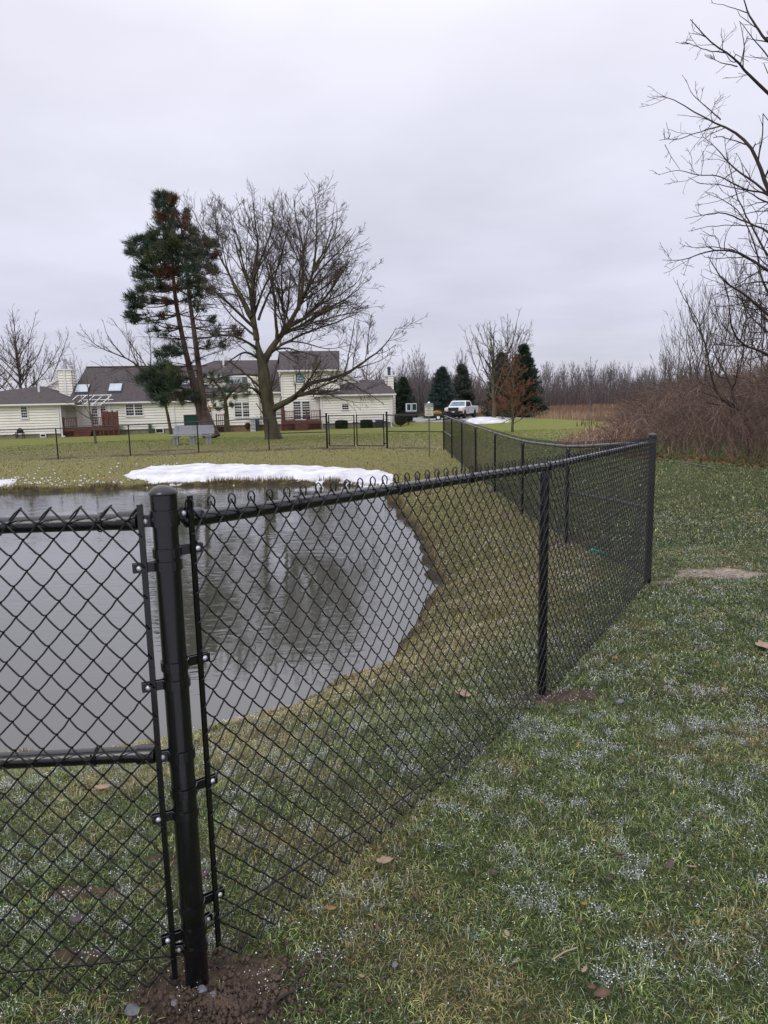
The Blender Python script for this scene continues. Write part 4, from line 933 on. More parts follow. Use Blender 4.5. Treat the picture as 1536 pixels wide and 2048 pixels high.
# hedges and shrubs: leaf-sized faces around a shape
def leafmass(name, c, size, n, mt, leaf, parent, box=.0, rz=0.0, shell=.35):
    d = RNG.normal(size=(n, 3)); d /= np.linalg.norm(d, axis=1, keepdims=True)
    if box: m_ = np.max(np.abs(d), axis=1, keepdims=True); d = d * (1 - box) + d / m_ * box
    r = 1 - shell * RNG.random(n)[:, None] ** 1.7; P = d * r * np.array(size) / 2
    P *= 1 + .10 * (fbm(P[:, 0] * 3 + 5, P[:, 1] * 3 + P[:, 2] * 2, 77, 2) - .5)[:, None]
    cs, sn = math.cos(rz), math.sin(rz); P = np.stack([P[:, 0] * cs - P[:, 1] * sn, P[:, 0] * sn + P[:, 1] * cs, P[:, 2]], -1) + np.array(c)
    a = RNG.normal(size=(n, 3)); a /= np.linalg.norm(a, axis=1, keepdims=True); b = np.cross(a, RNG.normal(size=(n, 3))); b /= np.linalg.norm(b, axis=1, keepdims=True)
    l = leaf * (.6 + .8 * RNG.random((n, 1))); V = np.stack([P - b * l * .4, P + b * l * .4, P + a * l], 1).reshape(-1, 3)
    return mesh_np(name, V, [np.arange(n * 3).reshape(-1, 3)], M[mt], parent, smooth=False)
def shrub(px0, py0, px1, py1, Y, mt, label, box=0, n=5000, name='hedge', leaf=.09, group=None):
    c = at((px0 + px1) / 2, (py0 + py1) / 2, Y); wx = abs(at(px1, py1, Y)[0] - at(px0, py1, Y)[0]); hz = at(px0, py0, Y)[2] - at(px0, py1, Y)[2]
    c = c + np.array([0, wx / 2, 0]); g0 = gz(c[0], c[1]); r_ = empty(name, (c[0], c[1], g0), label, 'bush', group)
    leafmass('foliage', c, (wx, wx * .9, hz), n, mt, leaf, r_, box, HA if box else 0)
    m = MB()
    for k in range(5): a = k * 1.25; m.tube([(c[0], c[1], g0 - .1), (c[0] + wx * .2 * math.cos(a), c[1] + wx * .2 * math.sin(a), c[2])], [.035, .015], 5)
    m.build('stem', M['bark'], r_, True, world=True)
shrub(670, 841, 694, 859, 68.3, 'hedge', 'clipped square dark green bush behind the left gate leaf', .75)
shrub(721, 840, 745, 858, 68.9, 'hedge', 'clipped square dark green bush behind the right gate leaf', .75)
shrub(789, 826, 813, 850, 69.5, 'shrub', 'rounded brownish bush at the right corner of the house', .25, name='shrub')
shrub(808, 832, 826, 843, 72, 'hedge', 'low rounded green bush right of the brownish bush', .2, name='shrub', n=2500)
shrub(490, 846, 499, 858, 66.4, 'rust', 'small reddish bush below the paired windows', .1, name='shrub', n=900, leaf=.12)
mb = MB(); q = [atg(a, b) for a, b in ((783, 853), (800, 851), (818, 846), (828, 841), (822, 838), (788, 842))]
cxy = np.mean(q, axis=0); th_ = np.linspace(0, 2 * np.pi, 24, endpoint=False)
vs = [(cxy[0], cxy[1], gz(cxy[0], cxy[1]) + .16)] + [(cxy[0] + 1.9 * math.cos(a) * (1 + .1 * math.sin(3 * a)), cxy[1] + 3.2 * math.sin(a), gz(cxy[0] + 1.9 * math.cos(a), cxy[1] + 3.2 * math.sin(a)) - .02) for a in th_]
tag(mb.add(vs, [(0, 1 + i, 1 + (i + 1) % 24) for i in range(24)]).build('mulch_bed', M['mulch'], None, True), kind='stuff', label='dark mulch bed around the bushes at the house corner', cat='mulch')
# gravel drive
q = [atg(a, b) for a, b in ((796, 831), (846, 838), (900, 840), (940, 836), (1010, 832), (1010, 829), (900, 829), (820, 827))]
X, Y = np.meshgrid(np.linspace(1, 19, 50), np.linspace(62, 100, 60)); x = X.ravel(); y = Y.ravel(); PD = np.array([(2.6, 80), (4.0, 73), (7, 70.5), (12, 71), (18, 76), (18, 82), (10, 84), (4, 96), (2.5, 96)])
i = np.arange(x.size).reshape(X.shape); f = np.stack([i[:-1, :-1], i[:-1, 1:], i[1:, 1:], i[1:, :-1]], -1).reshape(-1, 4); f = f[(sdf(x, y, PD) < 0)[f].all(axis=1)]
tag(mesh_np('driveway', np.stack([x, y, ground(x, y) + .03], -1), [f], M['gravel']), kind='structure')

# ------------------------------------------------------------------ bench
def bench():
    X0, Y0 = at(387, 888, 35.0)[:2]; g0 = gz(X0, Y0); r_ = empty('park_bench', (X0, Y0, g0), 'grey plastic lumber bench seen from the front behind the far fence', 'bench', rz=R_(1.5))
    L_ = 2.0; m = MB(); 
    for k in range(3): m.box(-L_ / 2 - .12, L_ / 2 - .02, -.30 + k * .15, -.17 + k * .15, .42, .46)
    m.build('seat', M['bench'], r_, bevel=.008); m = MB()
    for k in range(3):
        z0 = .50 + k * .142; b0_ = .17 + k * .05
        x0 = -L_ / 2 + (.05 if k == 2 else 0); m.add([(x0, b0_, z0), (L_ / 2 - (.05 if k == 2 else 0), b0_, z0), (L_ / 2 - (.05 if k == 2 else 0), b0_ + .047, z0 + .134), (x0, b0_ + .047, z0 + .134), (x0, b0_ + .04, z0), (L_ / 2 - (.05 if k == 2 else 0), b0_ + .04, z0), (L_ / 2 - (.05 if k == 2 else 0), b0_ + .087, z0 + .134), (x0, b0_ + .087, z0 + .134)], [(0, 1, 2, 3), (5, 4, 7, 6), (0, 4, 5, 1), (3, 2, 6, 7), (0, 3, 7, 4), (1, 5, 6, 2)])
    m.build('backrest', M['bench'], r_)
    for k in (-1, 0, 1):
        x = k * .80; MB().box(x - .12, x - .03, -.24, -.15, -.06, .36).box(x + .03, x + .12, -.24, -.15, -.06, .36).box(x - .045, x + .045, -.20, .10, -.06, .36).box(x - .14, x + .14, -.28, .2, .36, .417).prism([(.12, .0), (.20, .0), (.34, .9), (.26, .9)], 'x', x - .05, x + .05).build('leg', M['bench'], r_)
bench()
# ------------------------------------------------------------------ sign
def text(s, size, x, y, z, mt, par, name='lettering'):
    cu = bpy.data.curves.new('t', 'FONT'); cu.body = s; cu.size = size; cu.align_x = 'CENTER'; cu.extrude = .0008; cu.space_line = .9; cu.offset = size * .012
    o = bpy.data.objects.new('t', cu); S.collection.objects.link(o); dg = bpy.context.evaluated_depsgraph_get(); me = bpy.data.meshes.new_from_object(o.evaluated_get(dg)); bpy.data.objects.remove(o); me.name = name
    me.materials.clear(); me.materials.append(M[mt]); me.transform(Matrix.Translation((x, y, z)) @ Matrix.Rotation(R_(90), 4, 'X'))
    o = bpy.data.objects.new(name, me); S.collection.objects.link(o); o.parent = par; return o
p0 = atg(859, 914); g0 = gz(p0[0], p0[1]); Ys = p0[1]; zt2 = at(857, 807, Ys)[2] - g0; zb2 = at(857, 832, Ys)[2] - g0
sg = empty('warning_sign', (p0[0], p0[1], g0), 'small cream sign with a dark green band on a thin post before the far fence', 'sign', rz=R_(2))
w_ = .135; rd = .03
def rrect(w, z0, z1, r):
    pts = []
    for cx_, cz_, a0 in ((w - r, z1 - r, 0), (-w + r, z1 - r, 90), (-w + r, z0 + r, 180), (w - r, z0 + r, 270)):
        for k in range(5): a = R_(a0 + k * 22.5); pts.append((cx_ + r * math.cos(a), cz_ + r * math.sin(a)))
    return pts
MB().prism(rrect(w_, zb2, zt2, .03), 'y', -.024, -.02).build('sign_plate', M['signp'], sg)
hh = zt2 - zb2; MB().prism(rrect(w_ - .012, zt2 - hh * .30, zt2 - .012, .012), 'y', -.026, -.0242).build('header_band', M['signg'], sg)
text("PRIVATE\nPROPERTY", .052, 0, -.0262, zt2 - hh * .145, 'white', sg, 'header_lettering')
text("NO", .062, 0, -.0245, zt2 - hh * .45, 'signg', sg); text("TRESPASSING", .036, 0, -.0245, zt2 - hh * .61, 'signg', sg); text("OR", .036, 0, -.0245, zt2 - hh * .74, 'signg', sg); text("DUMPING", .042, 0, -.0245, zt2 - hh * .89, 'signg', sg)
MB().box(-.022, .022, -.019, -.012, -.3, zt2 + .0).box(-.022, -.016, -.012, .004, -.3, zt2).box(.016, .022, -.012, .004, -.3, zt2).build('sign_post', M['spost'], sg)
MB().lathe([(.045, 0), (.045, .015), (.03, .045), (.008, .06)], (0, -.01, zt2 + .003), 10).build('post_finial', M['white'], sg, True)

# ------------------------------------------------------------------ pickup, trailer with machine, white trailer
def wheel(par, x, y, r, w, name='wheel'):
    o = MB().lathe([(r * .62, -w / 2), (r * .92, -w / 2), (r, -w * .35), (r, w * .35), (r * .92, w / 2), (r * .62, w / 2)], (x, y, r), 20, axis=(1, 0, 0)).build(name, M['blackp'], par, True)
    MB().lathe([(r * .60, -w * .42), (r * .60, w * .42)], (x, y, r), 16, axis=(1, 0, 0)).lathe([(r * .2, -w * .52), (r * .2, w * .52)], (x, y, r), 10, axis=(1, 0, 0)).build('rim', M['chrome'], o, True); return o
p0 = atg(918, 838, 40, 120); TX, TY = p0[0], 77.0; TX = at(914, 838, TY)[0]; tg = gz(TX, TY)
tk = empty('pickup_truck', (TX, TY, tg), 'white crew cab pickup parked facing the pond beside the snow pile', 'pickup', rz=R_(-24))
# local: front faces -y, x to the right
W2 = 1.0
body = [(-1.15, .55), (-1.2, 1.0), (-1.12, 1.18), (-.2, 1.27), (.0, 1.28), (.52, 1.82), (.75, 1.9), (2.0, 1.9), (2.35, 1.82), (2.6, 1.3), (4.7, 1.3), (4.72, .62), (4.3, .6)]
lower = [(y, z) for y, z in ((-1.18, .6), (-1.22, 1.0), (-1.15, 1.16), (-.1, 1.27), (2.55, 1.27), (4.7, 1.3), (4.72, .62), (4.3, .5), (3.95, .5), (3.9, .78), (3.7, .95), (3.4, .98), (3.1, .9), (2.95, .6), (2.9, .48), (.35, .48), (.3, .75), (.1, .95), (-.2, .98), (-.5, .9), (-.65, .65), (-.7, .55))]
MB().prism(lower, 'x', -W2, W2).build('body', M['white'], tk, bevel=.03)
cab = MB(); cw = .82
prof = [(-.02, 1.26, .97), (.62, 1.84, .80), (.8, 1.9, .76), (1.95, 1.9, .76), (2.3, 1.84, .80), (2.5, 1.26, .97)]
vs = [(-w, y, z) for y, z, w in prof] + [(w, y, z) for y, z, w in prof]; n = len(prof)
cab.add(vs, [tuple(range(n)), tuple(range(n, 2 * n))[::-1]] + [(i + 1, i, n + i, n + i + 1) for i in range(n - 1)]).build('cab', M['white'], tk, bevel=.02)
MB().add([(-.86, .05, 1.335), (.86, .05, 1.335), (.72, .565, 1.80), (-.72, .565, 1.80)], [(0, 1, 2, 3)]).build('windshield', M['glassb'], tk)
for sx in (-1, 1):
    def sp(y, z, o=.012): 
        t_ = (z - 1.26) / .58; return (sx * (.97 - .17 * t_ + o), y, z)
    MB().add([sp(.25, 1.33), sp(1.05, 1.33), sp(1.05, 1.78), sp(.62, 1.78)], [(0, 1, 2, 3) if sx > 0 else (3, 2, 1, 0)]).build('side_window', M['glass'], tk)
    MB().add([sp(1.15, 1.33), sp(2.0, 1.33), sp(2.0, 1.78), sp(1.15, 1.78)], [(0, 1, 2, 3) if sx > 0 else (3, 2, 1, 0)]).build('side_window', M['glass'], tk)
    MB().box(sx * 1.0, sx * 1.0 + sx * .26, .25, .42, 1.28, 1.58).build('side_mirror', M['blackp'], tk)
    MB().add([(sx * .62, -1.215, .98), (sx * .99, -1.2, .99), (sx * .98, -1.16, 1.15), (sx * .60, -1.2, 1.15), (sx * .62, -1.26, .95), (sx * 1.0, -1.235, .96), (sx * .985, -1.19, 1.14), (sx * .6, -1.225, 1.14)], [(4, 5, 6, 7), (0, 3, 2, 1), (4, 0, 1, 5), (7, 6, 2, 3), (5, 1, 2, 6), (4, 7, 3, 0)]).build('headlight', M['lamp'], tk)
    MB().box(sx * 1.001, sx * 1.02, 1.2, 1.5, 1.1, 1.14).box(sx * 1.001, sx * 1.02, 2.1, 2.35, 1.1, 1.14).build('door_handle', M['blackp'], tk)
    for y_ in (-.2, 3.4): wheel(tk, sx * .87, y_, .42, .28)
    d_ = MB().lathe([(.19, 0), (.19, .004)], (sx * 1.001, .82, .98), 20, axis=(sx, 0, 0)); d_.build('door_emblem', M['signp'], tk)
    MB().prism([(.70, .93), (.94, .93), (.82, 1.12)], 'x', sx * 1.006, sx * 1.010).box(min(sx * 1.002, sx * 1.006), max(sx * 1.002, sx * 1.006), .55, 1.08, .70, .76).build('door_mark', M['red'], tk)
    MB().box(min(sx * 1.002, sx * 1.01), max(sx * 1.002, sx * 1.01), -.4, 3.9, .5, .53).build('side_trim', M['blackp'], tk)
MB().box(-.56, -.03, -1.26, -1.2, .86, 1.16).box(.03, .56, -1.26, -1.2, .86, 1.16).build('grille', M['blackp'], tk)
m = MB()
for k in range(4): m.box(-.54, .54, -1.275, -1.262, .90 + k * .06, .915 + k * .06)
m.box(-.03, .03, -1.285, -1.2, .86, 1.17).box(-.6, .6, -1.28, -1.2, 1.165, 1.20).build('grille_bars', M['acbox'], tk)
MB().box(-1.02, 1.02, -1.38, -1.12, .62, .82).box(-.7, .7, -1.36, -1.15, .40, .61).build('bumper', M['blackp'], tk, bevel=.02)
MB().box(-.17, .17, -1.395, -1.383, .66, .80).build('license_plate', M['white'], tk)
MB().box(-.15, .15, -1.401, -1.397, .70, .755).build('plate_mark', M['red'], tk)
MB().box(-.9, .9, 2.62, 2.64, 1.302, 1.42).box(-.85, -.8, 2.7, 4.6, 1.32, 1.36).box(.8, .85, 2.7, 4.6, 1.32, 1.36).build('bed_rail', M['blackp'], tk)
# flat trailer carrying a small yellow loader
FY = 75.0; fx0 = at(856, 838, FY)[0]; fx1 = at(898, 838, FY)[0]; fg = gz((fx0 + fx1) / 2, FY)
tr_ = empty('flatbed_trailer', ((fx0 + fx1) / 2, FY, fg), 'low dark flatbed trailer between the sign and the pickup', 'trailer', rz=R_(4)); hw = (fx1 - fx0) / 2 + .3
MB().box(-hw, hw, 0, 1.6, .42, .52).box(-hw, -hw + .05, 0, 1.6, .52, .7).box(hw - .05, hw, 0, 1.6, .52, .9).box(hw, hw + .9, .75, .85, .40, .48).build('deck', M['blackp'], tr_)
for sx in (-.25, .55):
    o = MB().lathe([(.15, -.1), (.29, -.1), (.31, -.06), (.31, .06), (.29, .1), (.15, .1)], (sx + .2, -.12, .31), 18, axis=(0, 1, 0)).build('wheel', M['blackp'], tr_, True)
    MB().lathe([(.17, -.105), (.17, .09)], (sx + .2, -.12, .31), 14, axis=(0, 1, 0)).build('rim', M['white'], o, True)
MB().box(-.4, 1.1, -.24, -.02, .64, .68).build('fender', M['blackp'], tr_)
lo = empty('mini_loader', ((fx0 + fx1) / 2 - .1, FY + .7, fg + .52), 'small yellow orange tracked loader standing on the dark trailer', 'loader', rz=R_(4)); lo.scale = (.8, .8, .62)
MB().prism([(-.6, .12), (.55, .12), (.6, .55), (.25, .78), (-.2, .80), (-.6, .5)], 'y', -.3, .3).build('body', M['yellow'], lo, bevel=.03)
for sy in (-.42, .32): MB().prism([(-.7, .15), (-.6, .0), (.5, .0), (.65, .15), (.5, .34), (-.6, .34)], 'y', sy, sy + .12).build('track', M['blackp'], lo)
for sy in (-.36, .31): MB().prism([(.45, .7), (.5, .8), (-.9, .5), (-1.05, .15), (-.97, .12), (-.8, .42)], 'y', sy, sy + .06).build('loader_arm', M['yellow'], lo)
MB().prism([(-1.0, .02), (-1.35, .05), (-1.3, .1), (-1.08, .14), (-1.0, .42), (-.95, .4)], 'y', -.5, .5).build('bucket', M['acbox'], lo)
MB().box(.1, .5, -.25, .25, .8, .98).box(.4, .45, -.28, -.22, .7, 1.15).box(.4, .45, .22, .28, .7, 1.15).build('control_tower', M['blackp'], lo)
# white enclosed trailer
EY = 92.0; ex0 = at(812.5, 828, EY)[0]; ex1 = at(833.5, 828, EY)[0]; eg = gz((ex0 + ex1) / 2, EY); zt3 = at(822, 807, EY)[2]; zb3 = at(822, 828, EY)[2]; hw = (ex1 - ex0) / 2; hh = zt3 - zb3
et = empty('enclosed_trailer', ((ex0 + ex1) / 2, EY, eg), 'small white box trailer with two dark panels left of the spruces', 'trailer'); bz_ = zb3 - eg
MB().box(-hw, hw, 0, 2.6, bz_ + .25, bz_ + hh).build('box', M['white'], et, bevel=.03)
MB().box(-hw * .82, -.12, -.02, -.003, bz_ + hh * .36, bz_ + hh * .95).build('door_panel', M['blue'], et); MB().box(.12, hw * .92, -.02, -.003, bz_ + hh * .36, bz_ + hh * .95).build('door_panel', M['dgreen'], et)
MB().box(-.05, .05, -.035, -.003, bz_ + .3, bz_ + hh).box(-hw, hw, -.03, -.003, bz_ + .28, bz_ + hh * .3).build('trim', M['chrome'], et)
for sx in (-1, 1): MB().lathe([(.1, -.1), (.3, -.1), (.3, .1), (.1, .1)], (sx * (hw + .03), 1.3, .3), 14, axis=(1, 0, 0)).build('wheel', M['blackp'], et, True)
MB().box(-hw * .8, hw * .8, .1, 2.5, .0, bz_ + .25).build('chassis', M['blackp'], et)
# ------------------------------------------------------------------ bare trees
def resamp(P, R, K):
    P = np.array(P, float); l = np.concatenate([[0], np.cumsum(np.linalg.norm(np.diff(P, axis=0), axis=1))]); t = np.linspace(0, l[-1], K)
    # smoothed through the given points
    Q = np.stack([np.interp(t, l, P[:, i]) for i in range(3)], -1)
    for _ in range(2): Q[1:-1] = .25 * Q[:-2] + .5 * Q[1:-1] + .25 * Q[2:]
    return Q, np.interp(t, l, R)
def spawn(P, R, dens, ratio, ang, K, up, rng, tmin=.2, rr=.55, rmin=.003, lmax=9, jit=.12, lmin=.15, tipbias=.0, grav=0.0, flat=0.0):
    """children along each parent: P (N,K0,3), R (N,K0)"""
    Nn, K0, _ = P.shape; Ln = np.linalg.norm(np.diff(P, axis=1), axis=2).sum(1)
    cnt = rng.poisson(np.maximum(0, Ln * dens)); idx = np.repeat(np.arange(Nn), cnt); n = len(idx)
    if n == 0: return np.zeros((0, K, 3)), np.zeros((0, K))
    t = tmin + (1 - tmin) * rng.random(n) ** (1 - tipbias); f = t * (K0 - 1); i0 = np.minimum(f.astype(int), K0 - 2); w = (f - i0)[:, None]
    A = P[idx, i0] * (1 - w) + P[idx, i0 + 1] * w; T = P[idx, i0 + 1] - P[idx, i0]; T /= np.linalg.norm(T, axis=1, keepdims=True) + 1e-9
    Rp = R[idx, i0] * (1 - w[:, 0]) + R[idx, i0 + 1] * w[:, 0]
    r = rng.normal(size=(n, 3)); r[:, 2] *= (1 - flat); r -= (r * T).sum(1, keepdims=True) * T; r /= np.linalg.norm(r, axis=1, keepdims=True) + 1e-9
    a = np.radians(ang) * (.7 + .6 * rng.random(n))[:, None]
    D = np.cos(a) * T + np.sin(a) * r; D[:, 2] += up; D /= np.linalg.norm(D, axis=1, keepdims=True)
    Lc = np.clip(Ln[idx] * ratio * (1.15 - .9 * t) * (.6 + .8 * rng.random(n)), lmin, lmax)
    pts = [A]; d = D.copy(); step = Lc[:, None] / (K - 1)
    for k in range(K - 1):
        d = d + rng.normal(size=(n, 3)) * jit; d[:, 2] += up * .35 - grav; d /= np.linalg.norm(d, axis=1, keepdims=True); pts.append(pts[-1] + d * step)
    r0 = np.maximum(rmin, np.minimum(Rp * rr, .05 * Lc * .55 + rmin * .6)); RR = r0[:, None] * np.linspace(1, .45, K)[None]
    return np.stack(pts, 1), np.maximum(RR, rmin * .8)
def bare_tree(name, base, label, group, limbs, seed, levels, trunk_n=10, mb='mbark', mt='twig', kinds=None, cat='tree'):
    """limbs: list of (points (n,3) world, r0, r1). levels: list of dicts for spawn"""
    rng = np.random.default_rng(seed); r_ = empty(name, base, label, cat, group)
    K = 22; P = []; R = []
    for p, a, b in limbs: q, rr = resamp(p, a + (b - a) * np.linspace(0, 1, len(p)) ** .75 if not hasattr(a, '__len__') else a, K); P.append(q); R.append(rr)
    P = np.array(P); R = np.array(R); wob = rng.normal(size=P.shape) * .012 * np.linalg.norm(P[:, -1] - P[:, 0], axis=1)[:, None, None] * .4
    wob[:, 1:-1] = (wob[:, :-2] + wob[:, 1:-1] + wob[:, 2:]) / 3; wob[:, 0] = 0; P = P + wob; V, F = tubes(P, R, trunk_n); mesh_np('trunk', V, [F], M[mb], r_)
    VV, FF = [], []; o = 0; cur = (P, R); skip = 1
    for lv, kw in enumerate(levels):
        src = cur if lv else (P[:], R[:])
        c = spawn(*src, rng=rng, **kw)
        n_ = 5 if lv == 0 else 3
        if len(c[0]):
            v, f = tubes(c[0], c[1], n_); VV.append(v); FF.append(f + o); o += len(v)
            cur = c
    mesh_np('branches', np.concatenate(VV), [np.concatenate(FF)], M[mt], r_)
    return r_
def px2(lst, Y, slope=0.0, wob=0.0, rng=random):
    out = []; n = len(lst)
    for i, (x, y) in enumerate(lst): out.append(at(x, y, Y + slope * i / max(1, n - 1)))
    return out
def crop(sx, sy, sc, lst): return [(sx + x / sc, sy + y / sc) for x, y in lst]
# --- the big maple beyond the far fence
MY = 38.0; mbz = atg(548, 879); 
c3 = lambda l: crop(160, 360, 2.327, l)
mb_ = [((548, 884), (545, 865), (539, 835), (534, 800), (531, 765), (526, 738)), ]
limbs = [
 (px2([(549, 888), (545, 868), (539, 840), (535, 805), (531, 765), (527, 740), (520, 705), (514, 680)], MY), [.60, .43, .365, .35, .345, .30, .19, .10], None),
 (px2(c3([(822, 745), (806, 640), (805, 520), (810, 430), (830, 300), (815, 200), (800, 90)]), MY, .5), .23, .02),
 (px2(c3([(815, 690), (760, 640), (700, 580), (650, 540), (600, 500), (530, 490)]), MY, -2.5), .14, .02),
 (px2(c3([(800, 640), (770, 570), (720, 490), (680, 400), (620, 300), (560, 230), (510, 110)]), MY, 2), .16, .015),
 (px2(c3([(850, 860), (880, 790), (920, 735), (985, 670), (1030, 560), (1080, 460), (1100, 300), (1105, 170), (1090, 50)]), MY, .5), .30, .02),
 (px2(c3([(960, 690), (1040, 650), (1110, 580), (1170, 510), (1230, 420), (1300, 290)]), MY, 2), .17, .015),
 (px2(c3([(1030, 560), (1035, 420), (1040, 300), (1000, 170), (1000, 60)]), MY, -2), .13, .015),
 (px2(c3([(915, 735), (910, 600), (900, 500), (885, 400), (850, 330), (850, 120)]), MY, -2.5), .13, .015),
 (px2(c3([(830, 790), (770, 750), (700, 720), (620, 720), (560, 700)]), MY, -3), .12, .02),
 (px2(c3([(1000, 660), (1100, 620), (1200, 590), (1330, 570)]), MY, -2.5), .10, .012),
 (px2([(538, 822), (560, 808), (583, 801), (600, 789), (608, 773), (619, 764), (641, 762), (669, 757), (688, 751), (716, 736), (732, 718), (755, 704), (771, 689), (786, 672), (795, 655)], MY, -3), .26, .015),
 (px2([(598, 789), (620, 786), (640, 779), (655, 787), (690, 801), (725, 806)], MY - 1, -2), .13, .012),
 (px2([(688, 751), (694, 729), (697, 711), (708, 651), (712, 622)], MY - 2, 1), .08, .012),
 (px2([(736, 709), (736, 675), (744, 628)], MY - 2.5, 0), .05, .012),
 (px2([(716, 736), (735, 730), (760, 722), (782, 708)], MY - 2.5, -1), .05, .012),
 (px2([(522, 790), (513, 782), (505, 776), (498, 775), (484, 782), (462, 790)], MY, -2), .13, .03),
 (px2([(526, 752), (500, 749), (463, 749), (442, 755), (420, 762)], MY, 2), .12, .03),
 (px2([(515, 716), (500, 705), (482, 706), (461, 720), (440, 738), (420, 760)], MY, -2), .11, .015),
 (px2([(530, 722), (548, 699), (575, 696), (608, 705), (650, 715)], MY, 2), .12, .015),
 (px2([(545, 700), (580, 680), (620, 690), (660, 700), (700, 690)], MY, -3), .09, .012),
 (px2(c3([(810, 520), (760, 400), (740, 280), (700, 150), (665, 110)]), MY, 3), .09, .012),
 (px2(c3([(806, 640), (850, 500), (930, 400), (960, 250), (940, 120)]), MY, 3), .10, .012),
 (px2(c3([(1090, 430), (1150, 330), (1200, 200), (1190, 100)]), MY, -1), .08, .012),
 (px2(c3([(1110, 580), (1200, 540), (1290, 480), (1340, 380)]), MY, 3), .07, .012),
]
limbs += [(px2(p, MY, d), .10, .012) for p, d in (([(517, 640), (540, 580), (560, 520), (575, 450), (592, 398)], 2), ([(514, 660), (480, 600), (455, 540), (440, 480), (428, 425)], 3), ([(508, 600), (485, 540), (470, 480), (460, 420)], -2.5), ([(506, 560), (530, 500), (545, 450), (548, 402)], -3),
  ([(625, 545), (650, 500), (665, 450), (668, 405)], 3), ([(600, 600), (640, 540), (690, 490), (712, 455)], -3), ([(630, 630), (690, 600), (735, 562)], 3), ([(598, 620), (600, 540), (615, 470), (620, 392)], 3.5), ([(560, 690), (640, 655), (700, 635), (738, 612)], 3.5), ([(512, 672), (470, 640), (440, 600), (415, 560)], 3))]
limbs = [(a, b, c) if hasattr(b, '__len__') else (a, b * .72, c * .6) for a, b, c in [(a, b, c or 0) for a, b, c in limbs]]
lv = [dict(dens=2.1, ratio=.46, ang=46, K=8, up=.07, tmin=.15, rr=.45, rmin=.012, lmax=4.2, jit=.06), dict(dens=3.4, ratio=.42, ang=38, K=6, up=.08, tmin=.1, rr=.5, rmin=.0085, lmax=1.9, jit=.07, lmin=.3),
      dict(dens=4.6, ratio=.5, ang=36, K=4, up=.07, tmin=.1, rr=.65, rmin=.0078, lmax=.95, jit=.08, lmin=.2), dict(dens=4.6, ratio=.5, ang=36, K=3, up=.05, tmin=.1, rr=.7, rmin=.0066, lmax=.45, jit=.1, lmin=.15)]
bare_tree('maple_tree', (mbz[0], MY, gz(mbz[0], MY)), 'biggest bare spreading tree with a mossy trunk in front of the houses', None, limbs, 3, lv, 12, mt='mtwig')
def auto_limbs(base, Ht, spread, seed, nl=9, fork=.3, r=.2, lean=(0, 0), vase=.6):
    rng = np.random.default_rng(seed); b = np.array(base, float); L_ = []
    top = b + np.array([lean[0], lean[1], Ht * .9]); tr_ = [b - np.array([0, 0, .2]), b + (top - b) * .12, b + (top - b) * .35 + rng.normal(size=3) * Ht * .01, b + (top - b) * .65 + rng.normal(size=3) * Ht * .02, top]
    L_.append((tr_, [r * 1.25, r, r * .8, r * .42, r * .08], 0))
    for k in range(nl):
        t = fork + (.75 - fork) * (k + rng.random() * .5) / nl; a = k * 2.4 + rng.random() * .8; s = b + (top - b) * t
        rad = spread * (1.05 - .55 * (t - fork) / (1 - fork)) * (.75 + .4 * rng.random()); zt = b[2] + Ht * (t + (1.0 - t) * (.55 + .4 * rng.random()) * vase + (1 - vase) * .08)
        e_ = np.array([b[0] + lean[0] * t + rad * math.cos(a), b[1] + rad * math.sin(a), zt]); m_ = s * .5 + e_ * .5; m_[2] -= (zt - s[2]) * .08; m_[:2] += (e_ - s)[:2] * .08
        rl = r * (.55 - .3 * t); L_.append(([s, s * .75 + e_ * .25 + np.array([0, 0, -.02 * Ht]), m_, e_ * .8 + m_ * .2, e_], rl, r * .05))
    return L_
def tree_at(px, py, Y, Ht, spread, seed, label, group=None, name='bare_tree', r=.12, mt='twig', mb='bark', lv=None, z=None, **kw):
    x, y = at(px, py, Y)[:2]; g_ = gz(x, y) if z is None else z
    s = max(1.0, Y / 38); LV = lv or [dict(dens=2.3 / s ** .5, ratio=.34, ang=40, K=5, up=.2, tmin=.2, rr=.5, rmin=.010 * s ** .5, lmax=Ht * .22, jit=.14), dict(dens=3.2 / s ** .5, ratio=.45, ang=38, K=4, up=.14, tmin=.1, rr=.6, rmin=.0065 * s ** .7, lmax=Ht * .12, jit=.15),
          dict(dens=2.8 / s ** .5, ratio=.5, ang=40, K=3, up=.1, tmin=.1, rr=.7, rmin=.0055 * s ** .7, lmax=Ht * .07, jit=.15)]
    return bare_tree(name, (x, y, g_), label, group, auto_limbs((x, y, g_), Ht, spread, seed, r=r, **kw), seed, LV, 8, mb, mt)
# young pale tree by the left deck (traced)
YY = atg(190, 888)[1]
yl = [(px2([(192, 888), (189, 868), (186, 850), (182, 835), (180, 820), (178, 800), (176, 770), (170, 740)], YY), [.07, .055, .05, .045, .035, .03, .02, .008], 0)] + [(px2(p, YY, s), a, .006) for p, s, a in (
  ([(181, 838), (165, 828), (150, 818), (138, 808), (125, 803)], -1, .025), ([(181, 836), (176, 822), (170, 812), (163, 800), (158, 788), (148, 775), (138, 755)], 1, .028), ([(183, 842), (190, 825), (193, 810), (205, 790)], 1, .018),
  ([(178, 812), (185, 790), (192, 770), (190, 745)], -1, .015), ([(176, 775), (165, 760), (160, 735), (152, 712)], .5, .014))]
bare_tree('young_tree', (yl[0][0][0][0], YY, gz(yl[0][0][0][0], YY)), 'slim young bare tree with pale trunk before the left deck', None, yl, 5, [dict(dens=1.6, ratio=.3, ang=38, K=4, up=.15, rr=.5, rmin=.006, lmax=.8), dict(dens=2, ratio=.5, ang=38, K=3, up=.1, rmin=.005, lmax=.3)], 7, 'bark', 'twig')
